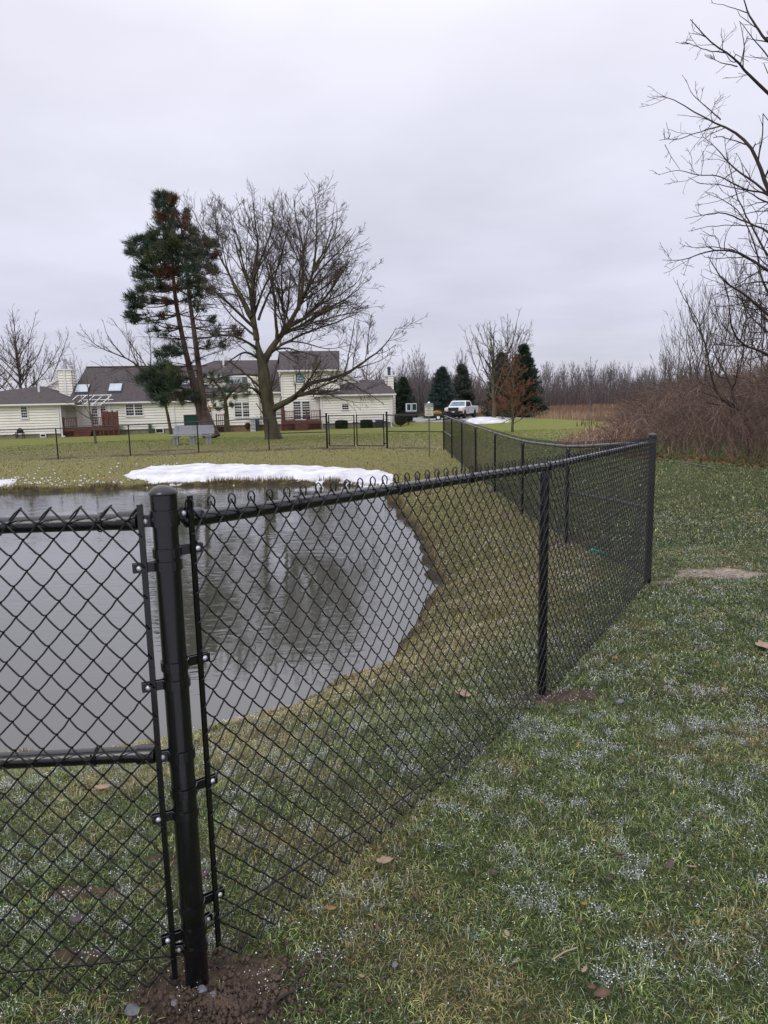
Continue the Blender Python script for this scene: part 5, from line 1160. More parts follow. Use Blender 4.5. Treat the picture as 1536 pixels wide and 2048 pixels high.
M['ybark'] = M['bark']
# bare tree behind the pine, reaching left
BY = 52.0
bl = [(px2(p, BY, s), a * .62, .010) for p, s, a in (([(342, 868), (336, 830), (325, 790), (305, 758), (289, 744), (276, 729), (250, 715), (224, 705), (198, 695), (180, 682), (170, 668)], -3, .2), ([(305, 758), (285, 720), (262, 690), (240, 660), (222, 636)], 1, .09),
  ([(276, 729), (262, 700), (256, 670), (250, 645)], 0, .07), ([(300, 752), (302, 710), (300, 670), (296, 640)], 2, .08), ([(276, 731), (240, 738), (205, 733), (180, 722)], -2, .06), ([(250, 715), (228, 690), (212, 665), (205, 640)], -1, .06), ([(325, 790), (330, 740), (340, 700), (345, 650)], 0, .1), ([(315, 772), (280, 768), (250, 760), (225, 765)], -3, .05))]
bare_tree('bare_tree', (bl[0][0][0][0], BY, gz(bl[0][0][0][0], BY)), 'bare tree half hidden by the pine, its limbs spreading left over the roof', None, bl, 9, [dict(dens=2.2, ratio=.34, ang=42, K=6, up=.2, rr=.5, rmin=.011, lmax=3.0), dict(dens=2.8, ratio=.45, ang=40, K=4, up=.14, rmin=.008, lmax=1.4), dict(dens=2.8, ratio=.5, ang=40, K=3, up=.1, rmin=.0065, lmax=.7)], 8)
# trees behind the houses
tree_at(50, 860, 92, 15.5, 5.5, 11, 'tall multi stemmed bare tree above the left hipped roof', r=.24, fork=.10, nl=16, vase=.95)
tree_at(-25, 860, 95, 12.5, 6, 12, 'bare reddish tree rising at the left edge behind the roof', r=.2, fork=.1, nl=14, mt='rtwig', vase=.9)
tree_at(158, 850, 98, 11.5, 2.2, 13, 'thin bare treetop between the chimney and the roof ridge', r=.1, fork=.3, nl=8)
tree_at(742, 850, 88, 8.6, 4.2, 14, 'fine twigged reddish tree behind the right wing roof', r=.14, fork=.15, nl=16, mt='rtwig', vase=.9)
# tree in the snow pile
SY = 62.3
tree_at(988, 845, SY, 8.9, 3.3, 15, 'bare round crowned tree standing in the snow pile', r=.17, fork=.18, nl=15, vase=.92)
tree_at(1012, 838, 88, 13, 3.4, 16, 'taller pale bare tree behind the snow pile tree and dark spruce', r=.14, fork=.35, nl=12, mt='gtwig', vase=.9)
# little red tree in front
RY = 42.0; x, y = at(1025, 866, RY)[:2]; g_ = gz(x, y); rng = np.random.default_rng(21)
ll = [([np.array([x, y, g_ - .1]), np.array([x, y, g_ + 1.5]), np.array([x + .02, y, g_ + 3]), np.array([x - .02, y, g_ + 4.7])], [.09, .065, .04, .008], 0)]
for k in range(52):
    t = .10 + .85 * k / 52; a = k * 2.4; s = np.array([x, y, g_ + 4.6 * t]); rd = 1.5 * (1 - t) ** .8 + .15; rd *= .7 + .5 * rng.random(); e_ = s + np.array([rd * math.cos(a), rd * math.sin(a), rd * (.5 + .3 * rng.random())]); ll.append(([s, s * .6 + e_ * .4 + np.array([0, 0, -.05]), e_], .02, .008))
bare_tree('small_tree', (x, y, g_), 'little cone shaped reddish tree standing on the lawn before the spruce', None, ll, 22, [dict(dens=7, ratio=.4, ang=40, K=4, up=.1, rr=.6, rmin=.009, lmax=.5), dict(dens=9, ratio=.5, ang=40, K=3, up=.05, rmin=.008, lmax=.25)], 6, 'bark', 'redtwig')

# ------------------------------------------------------------------ conifers
def tufts(C, D, n, ln, w, rng, spread=.8):
    """needle blades around centres C pointing about D"""
    N_ = len(C); P = np.repeat(C, n, axis=0) + rng.normal(size=(N_ * n, 3)) * .25 * ln; d = np.repeat(D, n, axis=0) + rng.normal(size=(N_ * n, 3)) * spread; d /= np.linalg.norm(d, axis=1, keepdims=True)
    s = np.cross(d, rng.normal(size=d.shape)); s /= np.linalg.norm(s, axis=1, keepdims=True); l = ln * (.6 + .7 * rng.random((len(P), 1)))
    V = np.stack([P - s * w, P + s * w, P + d * l], 1).reshape(-1, 3); return V, np.arange(len(P) * 3).reshape(-1, 3)
def spruce(px, pyb, Y, ptop, half, label, seed, mt='spruce', group='evergreen trees beside the drive', dens=1.0):
    rng = np.random.default_rng(seed); x, y = at(px, pyb, Y)[:2]; g_ = gz(x, y); Ht = at(px, ptop, Y)[2] - g_; Rm = half * Y / FPX
    r_ = empty('spruce_tree', (x, y, g_), label, 'tree', group)
    MB().tube([(x, y, g_ - .3), (x, y, g_ + Ht * .5), (x, y, g_ + Ht * .97)], [Rm * .09, Rm * .06, .02], 8).build('trunk', M['bark'], r_, True, world=True)
    nb = int(230 * dens); t = rng.random(nb) ** 1.25; a = rng.random(nb) * 6.283; lobes = 1 + .16 * np.sin(a * 3 + seed) + .12 * rng.normal(size=nb)
    rad = Rm * ((1 - t) ** .82) * lobes + .12; z0 = g_ + .2 + t * (Ht - .35); K = 6; k = np.linspace(0, 1, K)[None]
    droop = (.10 + .25 * (1 - t))[:, None]; X = x + np.cos(a)[:, None] * rad[:, None] * k; Y_ = y + np.sin(a)[:, None] * rad[:, None] * k
    Z = z0[:, None] + rad[:, None] * (.18 * k - droop * k ** 1.5 + .16 * k ** 4 + .25 * t[:, None] * k); P = np.stack([X, Y_, Z], -1)
    V, F = tubes(P, np.linspace(.03, .008, K)[None].repeat(nb, 0), 3); mesh_np('branches', V, [F], M['bark'], r_)
    VV, FF = [], []; o = 0
    for kk in range(1, K):
        for sub in (0, .5):
            C = P[:, kk] * (1 - sub) + P[:, kk - 1] * sub; D = P[:, kk] - P[:, kk - 1]; D /= np.linalg.norm(D, axis=1, keepdims=True)
            side = np.cross(D, [0, 0, 1]); wdt = (rad * .20 * (1 - .5 * kk / K))[:, None]
            for sg in (-1, 0, 1):
                v, f = tufts(C + side * sg * wdt * rng.random((nb, 1)) * 1.3, D + side * sg * .7 + np.array([0, 0, .12]), 4, .34, .045, rng, .55); VV.append(v); FF.append(f + o); o += len(v)
    mesh_np('crown', np.concatenate(VV), [np.concatenate(FF)], M[mt], r_, smooth=False)
spruce(1046, 836, 78, 690, 39, 'tallest dark green spruce right of the snow pile', 1, 'spruced', dens=1.6)
spruce(1003, 833, 86, 706, 38, 'grey green spruce standing behind the snow pile tree', 2, 'sprucel', dens=1.2)
spruce(884, 832, 86, 735, 31, 'blue grey spruce behind the sign, left of the pickup', 3, 'spruce', dens=1.2)
spruce(924, 832, 90, 730, 28, 'pale grey spruce behind the pickup cab', 4, 'sprucel', dens=1.1)
spruce(808, 834, 98, 756, 26, 'dark spruce beside the house behind the white trailer', 5, 'spruced', dens=1.1)
spruce(787, 834, 104, 766, 16, 'small dark spruce mostly hidden by the right chimney', 6, 'spruced', dens=.6)

# --- the ragged two trunk pine
PY = 44.0
pr = np.random.default_rng(33)
trA = px2([(424, 876), (414, 850), (404, 820), (393, 785), (384, 755), (375, 720), (367, 685), (358, 640), (350, 600), (347, 560), (345, 520), (342, 470), (338, 430), (333, 395)], PY, 1.0)
trB = px2([(408, 818), (404, 780), (398, 740), (393, 700), (388, 660), (382, 620), (376, 570), (372, 520), (368, 480), (360, 440), (352, 420)], PY, -1.0)
pine = empty('pine_tree', (trA[0][0], PY, gz(trA[0][0], PY)), 'tall ragged two trunk pine with rusty patches, left of the big bare tree', 'tree')
KK = 20
qa1, ra = resamp(trA, [.56, .44, .36, .29, .21, .17, .15, .14, .12, .10, .08, .06, .04, .02], KK); qb1, rb = resamp(trB, np.linspace(.21, .03, len(trB)), KK)
V, F = tubes(np.array([qa1, qb1]), np.array([ra, rb]), 12); mesh_np('trunk', V, [F], M['pbark'], pine)
# foliage masses: (px, py, radius px, density, kind) kind 0 dark 1 olive 2 rusty
clumps = [(322, 392, 9, 1, 0), (338, 396, 8, 1, 0), (348, 402, 7, .8, 2), (318, 410, 9, 1, 0), (335, 415, 10, 1, 0), (345, 425, 9, .9, 0), (375, 425, 7, 1, 0), (372, 437, 6, .7, 2), (325, 432, 10, .9, 2), (340, 440, 12, 1, 2), (322, 448, 12, 1, 1), (335, 460, 14, 1, 0), (352, 452, 10, .8, 2), (370, 455, 12, .9, 2),
 (312, 465, 12, 1, 1), (385, 465, 12, 1, 0), (298, 480, 14, 1, 0), (280, 484, 12, 1, 0), (262, 490, 11, 1, 0), (266, 508, 11, 1, 0), (290, 500, 15, 1, 0), (315, 490, 18, 1.2, 0), (340, 485, 18, 1.2, 1), (365, 485, 18, 1.2, 0), (395, 485, 16, 1, 0), (415, 488, 13, 1, 1), (428, 490, 9, .8, 2), (432, 510, 8, .8, 2),
 (300, 520, 18, 1.1, 1), (325, 515, 20, 1.2, 0), (355, 512, 20, 1.2, 0), (385, 510, 20, 1.2, 0), (410, 512, 16, 1, 0), (285, 535, 14, 1, 0), (275, 555, 12, 1, 0), (300, 548, 16, 1, 1), (330, 545, 18, 1, 2), (360, 542, 20, 1.1, 0), (392, 540, 18, 1, 0), (418, 535, 12, 1, 0), (430, 545, 8, .8, 0),
 (278, 580, 12, 1, 0), (262, 595, 11, 1, 0), (298, 575, 14, .9, 1), (325, 572, 14, .9, 0), (350, 575, 14, .8, 2), (380, 568, 16, 1, 0), (405, 565, 13, .9, 1), (265, 612, 11, 1, 0), (258, 630, 9, 1, 0), (270, 640, 9, 1, 0), (285, 605, 12, .8, 0), (310, 600, 12, .7, 0), (335, 605, 12, .6, 2), (395, 590, 14, .8, 0), (420, 580, 9, .7, 0), (370, 600, 12, .6, 0),
 (300, 640, 12, .5, 0), (325, 635, 12, .5, 2), (400, 620, 12, .5, 0), (425, 640, 12, .5, 0), (440, 665, 12, .5, 0), (465, 662, 10, .6, 2), (480, 668, 8, .5, 2), (450, 688, 10, .5, 0), (310, 660, 12, .5, 0), (335, 665, 10, .5, 0), (355, 690, 10, .4, 0), (420, 690, 10, .45, 0),
 (335, 698, 14, .9, 0), (320, 710, 12, 1, 0), (350, 706, 12, .8, 0), (325, 730, 14, .7, 0), (345, 735, 12, .6, 1),
 (298, 745, 15, 1, 0), (318, 750, 18, 1.2, 0), (340, 752, 16, 1.1, 1), (285, 758, 10, .9, 0), (308, 770, 18, 1.2, 0), (330, 775, 18, 1.2, 0), (350, 770, 14, 1, 0), (312, 790, 14, 1.2, 0), (328, 798, 12, 1.2, 0), (362, 765, 10, .8, 1), (365, 795, 13, .8, 1), (385, 790, 10, .7, 0), (345, 790, 12, .8, 1)]
def pine_foliage(root, trunkpts, cl, Y, rng, nper=19, depthspan=1.6, name='crown'):
    """limbs from the trunk to each foliage mass, twigs in it, and needle tufts on the twigs"""
    LP, LR = [], []; by = {0: ([], []), 1: ([], []), 2: ([], [])}
    for (x_, y_, r, dn, kd) in cl:
        c = at(x_, y_, Y + rng.normal() * depthspan); rw = r * Y / FPX
        T = np.asarray(trunkpts); below = T[T[:, 2] < c[2] + .4]; 
        if len(below) == 0: below = T[:2]
        dd = np.linalg.norm((below - c) * np.array([1, .4, 1.5]), axis=1); s = below[np.argmin(dd)]
        m_ = (s + c) / 2 + rng.normal(size=3) * .12 - np.array([0, 0, .05 * np.linalg.norm(c - s)])
        q, rr = resamp([s, m_, c], np.array([.055, .035, .018]), 8); LP.append(q); LR.append(rr)
        nt_ = int(nper * dn * .78 * max(1, (r / 12) ** 1.5))
        for _ in range(nt_):
            d = rng.normal(size=3); d /= np.linalg.norm(d); e_ = c + d * np.array([1, 1.0, .75]) * rw * (.3 + 1.25 * rng.random())
            st = c + (s - c) * .35 * rng.random() + d * rw * .1; q, rr = resamp([st, (st + e_) / 2 + rng.normal(size=3) * .05, e_], np.array([.018, .012, .008]), 8); LP.append(q); LR.append(rr)
            k = kd if rng.random() < .86 else (0 if kd else int(rng.integers(0, 2)))
            dir_ = (e_ - st) / (np.linalg.norm(e_ - st) + 1e-6) * .7 + np.array([0, 0, .55])
            for tt in (0, .2, .42): by[k][0].append(e_ - (e_ - st) * tt); by[k][1].append(dir_)
    V, F = tubes(np.array(LP), np.array(LR), 4); mesh_np('branches', V, [F], M['pbark'], root)
    for k, mt in ((0, 'needle'), (1, 'needlel'), (2, 'rust')):
        if by[k][0]:
            v, f = tufts(np.array(by[k][0]), np.array(by[k][1]), 12, .30, .018, rng, .42); o = mesh_np(name, v, [f], M[mt], root, smooth=False)
            if k == 2: o['label'] = 'rusty dead needles'
pine_foliage(pine, np.concatenate([qa1, qb1]), clumps, PY, pr)
# dead lower limbs of the pine
dl = []; dr = []
for side in range(60):
    src = qa1 if side % 2 else qb1; k = pr.integers(5, 13); s = src[k]; a = pr.random() * 6.28; l = 1.2 + 1.6 * pr.random(); e_ = s + np.array([math.cos(a) * l, math.sin(a) * l, (.35 * pr.random() - .1) * l]); q, rr = resamp([s, (s + e_) / 2 + np.array([0, 0, .1]), e_], np.array([.035, .02, .006]), 8); dl.append(q); dr.append(rr)
dl = np.array(dl); dr = np.array(dr); V, F = tubes(dl, dr, 4); c_ = spawn(dl, dr, 4.5, .4, 45, 4, .05, pr, rmin=.007, lmax=.9); v2, f2 = tubes(c_[0], c_[1], 3); c2_ = spawn(c_[0], c_[1], 3, .5, 45, 3, .03, pr, rmin=.006, lmax=.4); v3, f3 = tubes(c2_[0], c2_[1], 3)
mesh_np('dead_branches', np.concatenate([V, v2, v3]), [np.concatenate([F, f2 + len(V), f3 + len(V) + len(v2)])], M['twig'], pine)
# small pine by the paired windows
SPY = 56.0; tr2 = px2([(455, 860), (454, 835), (452, 812), (450, 795), (440, 775), (425, 760)], SPY); x, y = tr2[0][:2]
sp_ = empty('small_pine', (x, y, gz(x, y)), 'small open crowned pine between the tall pine and the maple trunk', 'tree')
q1, r1 = resamp(tr2, np.linspace(.2, .05, 6), 14); q2, r2 = resamp(px2([(451, 800), (462, 785), (478, 772), (492, 768)], SPY, -1), np.linspace(.12, .03, 4), 14); V, F = tubes(np.array([q1, q2]), np.array([r1, r2]), 8); mesh_np('trunk', V, [F], M['mbark'], sp_)
pine_foliage(sp_, np.concatenate([q1, q2]), [(405, 752, 11, .9, 0), (425, 748, 12, .8, 1), (440, 755, 12, .8, 0), (455, 762, 12, .8, 0), (420, 770, 12, .8, 0), (438, 775, 12, .7, 1), (455, 782, 12, .8, 0), (470, 770, 10, .7, 1), (488, 776, 9, .7, 1), (425, 790, 11, .8, 0), (440, 800, 11, .7, 0), (410, 802, 13, 1, 0), (425, 812, 11, .9, 0), (400, 785, 10, .8, 1), (443, 818, 8, .6, 0), (470, 795, 8, .5, 1), (495, 790, 7, .5, 1), (395, 765, 9, .8, 1), (460, 812, 6, .5, 0)], SPY, pr, 11, .8)

# ------------------------------------------------------------------ the wood's edge on the right
c6 = lambda l: crop(1236, 0, 2.56, l)
OY = 16.0; ob = at(1690, 975, OY); og = gz(ob[0], OY)
ol = [([np.array([ob[0], OY, og - .2]), at(1672, 860, OY), at(1660, 700, OY + .1), at(1650, 480, OY + .2), at(1655, 250, OY), at(1640, 0, OY), at(1650, -250, OY)], [.36, .27, .24, .21, .17, .12, .05], 0)]
def ol_(l, s, a, b=.007, Y=OY): ol.append((px2(l, Y, s), a * .72, b * .7))
T_ = lambda y: [(1655, y + 90)]
ol_(T_(250) + c6([(768, 465), (670, 375), (600, 305), (545, 262), (450, 185), (372, 98)]), -1.2, .055, .010)
ol_(c6([(545, 270), (470, 262), (400, 235), (325, 215)]), -1, .018); ol_(c6([(610, 340), (520, 320), (450, 282)]), 1, .018, .006)
ol_(c6([(670, 380), (610, 396), (550, 400)]), .5, .010, .004)
ol_(T_(420) + c6([(768, 990), (735, 870), (700, 770), (640, 700), (590, 665), (540, 635), (440, 600), (340, 545), (240, 480), (175, 482)]), 1.5, .075, .006)
ol_(c6([(525, 612), (450, 545), (375, 480), (345, 405)]), 1, .02, .006); ol_(c6([(525, 645), (430, 670), (310, 715), (212, 712)]), -1, .02, .006); ol_(c6([(240, 740), (270, 800), (318, 868)]), 0, .010, .006)
ol_(c6([(768, 1000), (680, 975), (590, 940), (520, 900), (400, 895), (315, 870), (210, 890)]), -1, .030, .006); ol_(c6([(660, 975), (500, 942), (420, 940), (358, 905)]), -.5, .016, .006)
ol_(T_(420) + c6([(768, 985), (660, 905), (580, 840), (500, 755), (440, 705)]), 1, .05, .007)
ol_(c6([(500, 945), (450, 980), (418, 1012)]), 0, .008, .005)
ol_(T_(470) + c6([(768, 1180), (640, 1130), (540, 1080), (450, 1100), (345, 1115)]), .5, .045, .006); ol_(c6([(690, 1160), (600, 1150), (460, 1160), (360, 1185)]), -.5, .02, .005)
ol_(T_(540) + c6([(768, 1390), (690, 1330), (610, 1285), (500, 1278), (400, 1310), (330, 1335), (235, 1338)]), -1, .055, .006); ol_(c6([(600, 1283), (480, 1262), (380, 1270), (310, 1245)]), 1, .018, .005)
ol_(T_(640) + c6([(768, 1610), (690, 1540), (620, 1490), (540, 1440), (490, 1370), (470, 1300)]), -1, .06, .008)
ol_(T_(700) + c6([(740, 1800), (640, 1770), (590, 1700), (580, 1640), (565, 1500), (540, 1400)]), -2, .05, .007); ol_(c6([(640, 1772), (560, 1768), (480, 1765)]), -1, .02, .008)
ol_(T_(500) + c6([(768, 1330), (700, 1180), (640, 1080), (590, 960), (560, 820), (540, 700)]), 1, .04, .006)
ol_(T_(600) + c6([(768, 1520), (720, 1380), (700, 1250), (660, 1150), (600, 1050), (500, 1000), (440, 985)]), 1.5, .04, .006)
ol_([(1640, 60)] + c6([(768, 230), (710, 140), (660, 60), (640, -20), (600, -90)]), 0, .05, .008); ol_(c6([(660, 65), (600, 45), (540, 25), (475, 15)]), -.5, .014, .005)
ol_([(1645, 180)] + c6([(768, 300), (690, 200), (620, 105)]), 1, .03, .008)
ol_([(1650, 620)] + c6([(768, 1440), (650, 1445), (560, 1500), (470, 1540)]), 1, .035, .006)
ol_([(1650, 760)] + c6([(768, 1700), (690, 1640), (640, 1560), (620, 1450), (640, 1330)]), 1, .04, .006)
bare_tree('oak_tree', (ob[0], OY, og), 'large bare tree leaning in from the right edge, branches high in the sky', None, ol, 41,
    [dict(dens=3.4, ratio=.30, ang=45, K=6, up=.10, tmin=.05, rr=.5, rmin=.0055, lmax=1.2, jit=.17, lmin=.18), dict(dens=4.2, ratio=.45, ang=42, K=4, up=.08, tmin=.15, rr=.65, rmin=.0040, lmax=.5, jit=.18, lmin=.08), dict(dens=3.0, ratio=.45, ang=42, K=3, up=.08, tmin=.15, rr=.65, rmin=.0034, lmax=.2, jit=.18, lmin=.05)], 10, 'twig', 'twig')
# crooked dark tree in the thicket
c4b = lambda l: crop(1280, 700, 6, l)
CY = 18.0
cl_ = [(px2(l, CY, s), a, b) for l, s, a, b in (([(1500, 905), (1497, 860)] + c4b([(1270, 770), (1200, 715), (1100, 680), (1040, 630), (950, 560), (890, 450), (850, 320), (820, 150), (800, -30)]) + [(1385, 640), (1370, 590)], 0, .075, .008),
   (c4b([(1150, 690), (1125, 600), (1105, 470), (1060, 350), (980, 200), (900, 60), (840, -120)]), 1, .05, .010), (c4b([(1105, 470), (1150, 380), (1170, 250), (1200, 120)]), -.5, .022, .008),
   (c4b([(1250, 740), (1310, 700), (1360, 640)]), 0, .03, .01), (c4b([(880, 450), (800, 420), (720, 400)]), 1, .015, .006), (c4b([(1050, 340), (960, 330), (900, 250), (860, 180)]), -1, .018, .006), ([(1413, 700), (1395, 640), (1370, 600), (1352, 560)], 1, .02, .006))]
bare_tree('crooked_tree', (cl_[0][0][0][0], CY, gz(cl_[0][0][0][0], CY)), 'dark crooked tree forking low inside the reddish thicket', None, cl_, 43, [dict(dens=2.6, ratio=.26, ang=40, K=5, up=.18, rr=.5, rmin=.006, lmax=.9), dict(dens=2.6, ratio=.45, ang=40, K=4, up=.12, rmin=.005, lmax=.45)], 8, 'twig', 'twig')
# slim trees behind the thicket
ORD = ('leftmost', 'second from left', 'third from left', 'fourth from left', 'fifth from left', 'sixth from left', 'sixth from right', 'fifth from right', 'fourth from right', 'third from right', 'second from right', 'rightmost')
SLIM = {p_: ORD[i_] + ' of the slim bare trees behind the thicket' for i_, p_ in enumerate(sorted((1381, 1393, 1410, 1356, 1437, 1468, 1500, 1530, 1340, 1450, 1485, 1520)))}
for k, (px_, Y, top, sp_r) in enumerate(((1381, 30, 540, 1.6), (1393, 33, 520, 1.5), (1410, 31, 560, 1.7), (1356, 38, 600, 1.9), (1437, 28, 500, 1.8), (1468, 32, 470, 2.2), (1500, 30, 420, 2.4), (1530, 27, 440, 2.2), (1340, 46, 640, 2.0), (1450, 40, 600, 2.2), (1485, 44, 560, 2.4), (1520, 38, 520, 2.4))):
    x, y = at(px_, 800, Y)[:2]; g_ = gz(x, y); Ht = at(px_, top, Y)[2] - g_
    tree_at(px_, 800, Y, Ht, sp_r * .6, 50 + k, SLIM[px_], 'slim bare trees behind the thicket', r=.032 + .008 * (k % 3), fork=.3, nl=12, vase=.75,
            lv=[dict(dens=1.5, ratio=.34, ang=38, K=5, up=.2, tmin=.15, rr=.5, rmin=.007, lmax=1.4, jit=.07), dict(dens=2.0, ratio=.45, ang=36, K=4, up=.14, rmin=.0055, lmax=.6, jit=.08)], mt='mtwig', mb='mtwig')
# thicket of thin canes
def canes(n, region, hfun, rng, cols, r=(.003, .006), arch=.9, K=6, bias=None):
    out = []; x0, y0 = region.min(0); x1, y1 = region.max(0); xs = rng.uniform(x0, x1, n * 3); ys = rng.uniform(y0, y1, n * 3)
    if bias: ys = y0 + (y1 - y0) * rng.random(n * 3) ** bias
    k = sdf(xs, ys, region) < 0; xs, ys = xs[k][:n], ys[k][:n]; n = len(xs); z = ground(xs, ys); h = hfun(xs, ys) * (.45 + .65 * rng.random(n))
    z0 = z + h * .55 * rng.random(n) ** 1.5 * 1.1
    az = rng.random(n) * 6.283; l = arch * h * (.4 + .8 * rng.random(n)); t = np.linspace(0, 1, K)[None]
    up = (h - (z0 - z)) ; bend = rng.random(n)[:, None]
    X = xs[:, None] + np.cos(az)[:, None] * l[:, None] * t ** 1.3; Y = ys[:, None] + np.sin(az)[:, None] * l[:, None] * t ** 1.3
    Z = z0[:, None] + up[:, None] * (t * (1.5) - t ** 2 * (.5 + .7 * bend)); P = np.stack([X, Y, Z], -1) + rng.normal(size=(n, K, 3)) * .035
    R = (r[0] + (r[1] - r[0]) * rng.random(n))[:, None] * np.linspace(1, .4, K)[None] * (np.hypot(xs, ys) / 17)[:, None] ** .6
    V, F = tubes(P, R, 3); ci = rng.integers(0, len(cols), n); C = np.array(cols)[ci] * (.6 + .8 * rng.random((n, 1))); C = np.repeat(C, K * 3, axis=0); return V, F, C
THK = np.array([(6.7, 21.5), (7.5, 18.6), (8.15, 15.6), (9.4, 14.0), (13, 11.5), (24, 11), (40, 40), (34, 60), (20, 50), (13, 38), (9.5, 29)])
rng = np.random.default_rng(77)
def hthk(x, y): e_ = np.clip(-sdf(x, y, THK), 0, 8); d = np.hypot(x, y); return .75 + 1.35 * (1 - np.exp(-e_ / 1.3)) + .035 * np.clip(d - 16, 0, 30) + .5 * np.clip((x / np.maximum(y, 1) - .42) / .12, 0, 1.5) + .5 * (fbm(x * .5, y * .5, 5, 3) - .5)
RC = [(.20, .135, .11), (.16, .11, .095), (.24, .16, .13), (.13, .095, .08), (.33, .26, .21), (.21, .125, .10), (.09, .065, .06)]
A1 = canes(40000, THK, hthk, rng, RC, r=(.003, .0055), arch=.85, bias=1.8); A2 = canes(9000, THK, hthk, rng, RC, r=(.006, .011), arch=.55, K=6)
v = np.concatenate([A1[0], A2[0]]); f = np.concatenate([A1[1], A2[1] + len(A1[0])]); c = np.concatenate([A1[2], A2[2]])
tag(mesh_np('thicket', v, [f], M['col'], col=c), kind='stuff', label='dense reddish brown leafless thicket along the right side', cat='thicket')
# dry leaves and bright stalks along the foot of the thicket
n = 1500; k = rng.integers(0, 5, n); t = rng.random((n, 1)); P = THK[k] * (1 - t) + THK[k + 1] * t + rng.normal(0, .28, (n, 2)) + np.array([.1, .1]); z = ground(P[:, 0], P[:, 1]); Cc = np.stack([P[:, 0], P[:, 1], z + .02 + .22 * rng.random(n) ** 3], -1)
v, f = tufts(Cc, rng.normal(size=(n, 3)), 1, .085, .022, rng, 1); col = np.array([(.20, .09, .045), (.14, .07, .04), (.25, .14, .07), (.10, .06, .04)])[rng.integers(0, 4, n)]; col = col * (.6 + .7 * rng.random((n, 1)))
tag(mesh_np('leaf_litter', v, [f], M['col'], smooth=False, col=np.repeat(col, 3, axis=0)), kind='stuff', label='orange brown dead leaves heaped at the foot of the thicket', cat='leaves')
# dry pale reeds in front of the thicket, behind the fence run
REED = np.array([(6.3, 26.5), (6.2, 23.5), (7.2, 20.5), (9.0, 25), (11, 31), (8.6, 29)])
A1 = canes(1900, REED, lambda x, y: .16 + .22 * fbm(x, y, 3, 2) + .7 * np.clip((x / y - .25) / .08, 0, 1), rng, [(.42, .29, .21), (.50, .37, .28), (.33, .21, .15), (.26, .15, .10)], r=(.005, .011), arch=.45, K=5)
tag(mesh_np('dry_reeds', A1[0], [A1[1]], M['col'], col=A1[2]), kind='stuff', label='pale dry reeds standing behind the long fence run', cat='reeds')
# cattails that stand up against the lawn
for k, (px_, py_, h_) in enumerate(((1154, 848, 6), (1163, 847, 6), (1166, 844, 7), (1170, 849, 5), (1183, 846, 6), (1194, 849, 5))):
    Y = 25.5 + .3 * (k % 3); b = at(px_, py_, Y); g_ = gz(b[0], Y); r_ = empty('cattail', (b[0], Y, g_), ('leftmost', 'second from left', 'third from left', 'third from right', 'second from right', 'rightmost')[(0, 1, 2, 3, 4, 5)[k]] + ' of the brown cattails against the lawn', 'cattail', 'cattails beyond the long fence run')
    MB().tube([(b[0] + .03, Y, g_ - .05), (b[0] + .01, Y, (g_ + b[2]) / 2), (b[0], Y, b[2])], .004, 5).build('stalk', M['leaft'], r_, True, world=True)
    MB().lathe([(.006, -.09), (.014, -.07), (.015, .05), (.004, .07), (.003, .16)], (b[0], Y, b[2]), 8).build('head', M['cattail'], r_, True, world=True)
# thin sapling rising from the reeds
x, y = at(1180, 870, 27)[:2]; g_ = gz(x, y)
sl2 = [([np.array([x, y, g_ - .1]), at(1179, 840, 27), at(1181, 800, 27)], [.018, .013, .01], 0)] + [(px2(l, 27, s), .008, .004) for l, s in (([(1181, 805), (1178, 790), (1174, 770), (1172, 752)], .3), ([(1181, 803), (1184, 785), (1183, 765)], -.3), ([(1182, 806), (1190, 796), (1197, 785)], .3))]
bare_tree('sapling', (x, y, g_), 'pale thin sapling rising from the dry reeds', None, sl2, 3, [dict(dens=3, ratio=.4, ang=35, K=4, up=.2, rmin=.004, lmax=.4)], 5, 'gtwig', 'gtwig')
# ------------------------------------------------------------------ meadow stems and the far wood
rng = np.random.default_rng(88)
n = 52000; Y = 34 * (230 / 34) ** rng.random(n); X = Y * rng.uniform(-.02, .60, n); k = sdf(X, Y, MEADOW) < .4; X, Y = X[k], Y[k]; n = len(X); z = ground(X, Y); h = (.45 + .5 * rng.random(n)) * (.7 + .6 * fbm(X * .12, Y * .06, 6, 3)); w = .010 * (Y / 40) ** .9
az = rng.random(n) * 6.28; P0 = np.stack([X, Y, z], -1); P1 = P0 + np.stack([np.cos(az) * h * .35, np.sin(az) * h * .35, h], -1); s = np.stack([w, 0 * w, 0 * w], -1)
v = np.stack([P0 - s, P0 + s, P1], 1).reshape(-1, 3); mt_ = fbm(X * .10, Y * .035, 16, 3)
col = np.where((mt_ > .56)[:, None], np.array([.31, .22, .15]), np.array([.17, .105, .075])); col = np.where((rng.random(n) < .12)[:, None], np.array([.36, .25, .16]), col) * (.6 + .8 * rng.random((n, 1)))
tag(mesh_np('meadow_grass', v, [np.arange(n * 3).reshape(-1, 3)], M['col'], smooth=False, col=np.repeat(col, 3, axis=0)), kind='stuff', label='brown rust dead meadow growth beyond the lawn', cat='meadow')
protos = []
for k in range(7):
    hgt = (13, 15, 12, 14, 16, 11, 14)[k]; L_ = auto_limbs((0, 0, 0), hgt, 2.0 + .3 * (k % 3), 200 + k, nl=16, fork=.28, r=.13, vase=.8)
    protos.append((L_, hgt))
GFW = 'bare trees of the far wood'
first = {}
spots = []
rng = np.random.default_rng(5)
for px_ in np.concatenate([np.arange(1070, 1420, 7.5), np.arange(905, 1070, 16)]): spots.append((px_ + rng.uniform(-4, 4), rng.uniform(170, 235)))
for px_ in np.arange(792, 905, 6.5): spots.append((px_ + rng.uniform(-3, 3), rng.uniform(120, 165)))
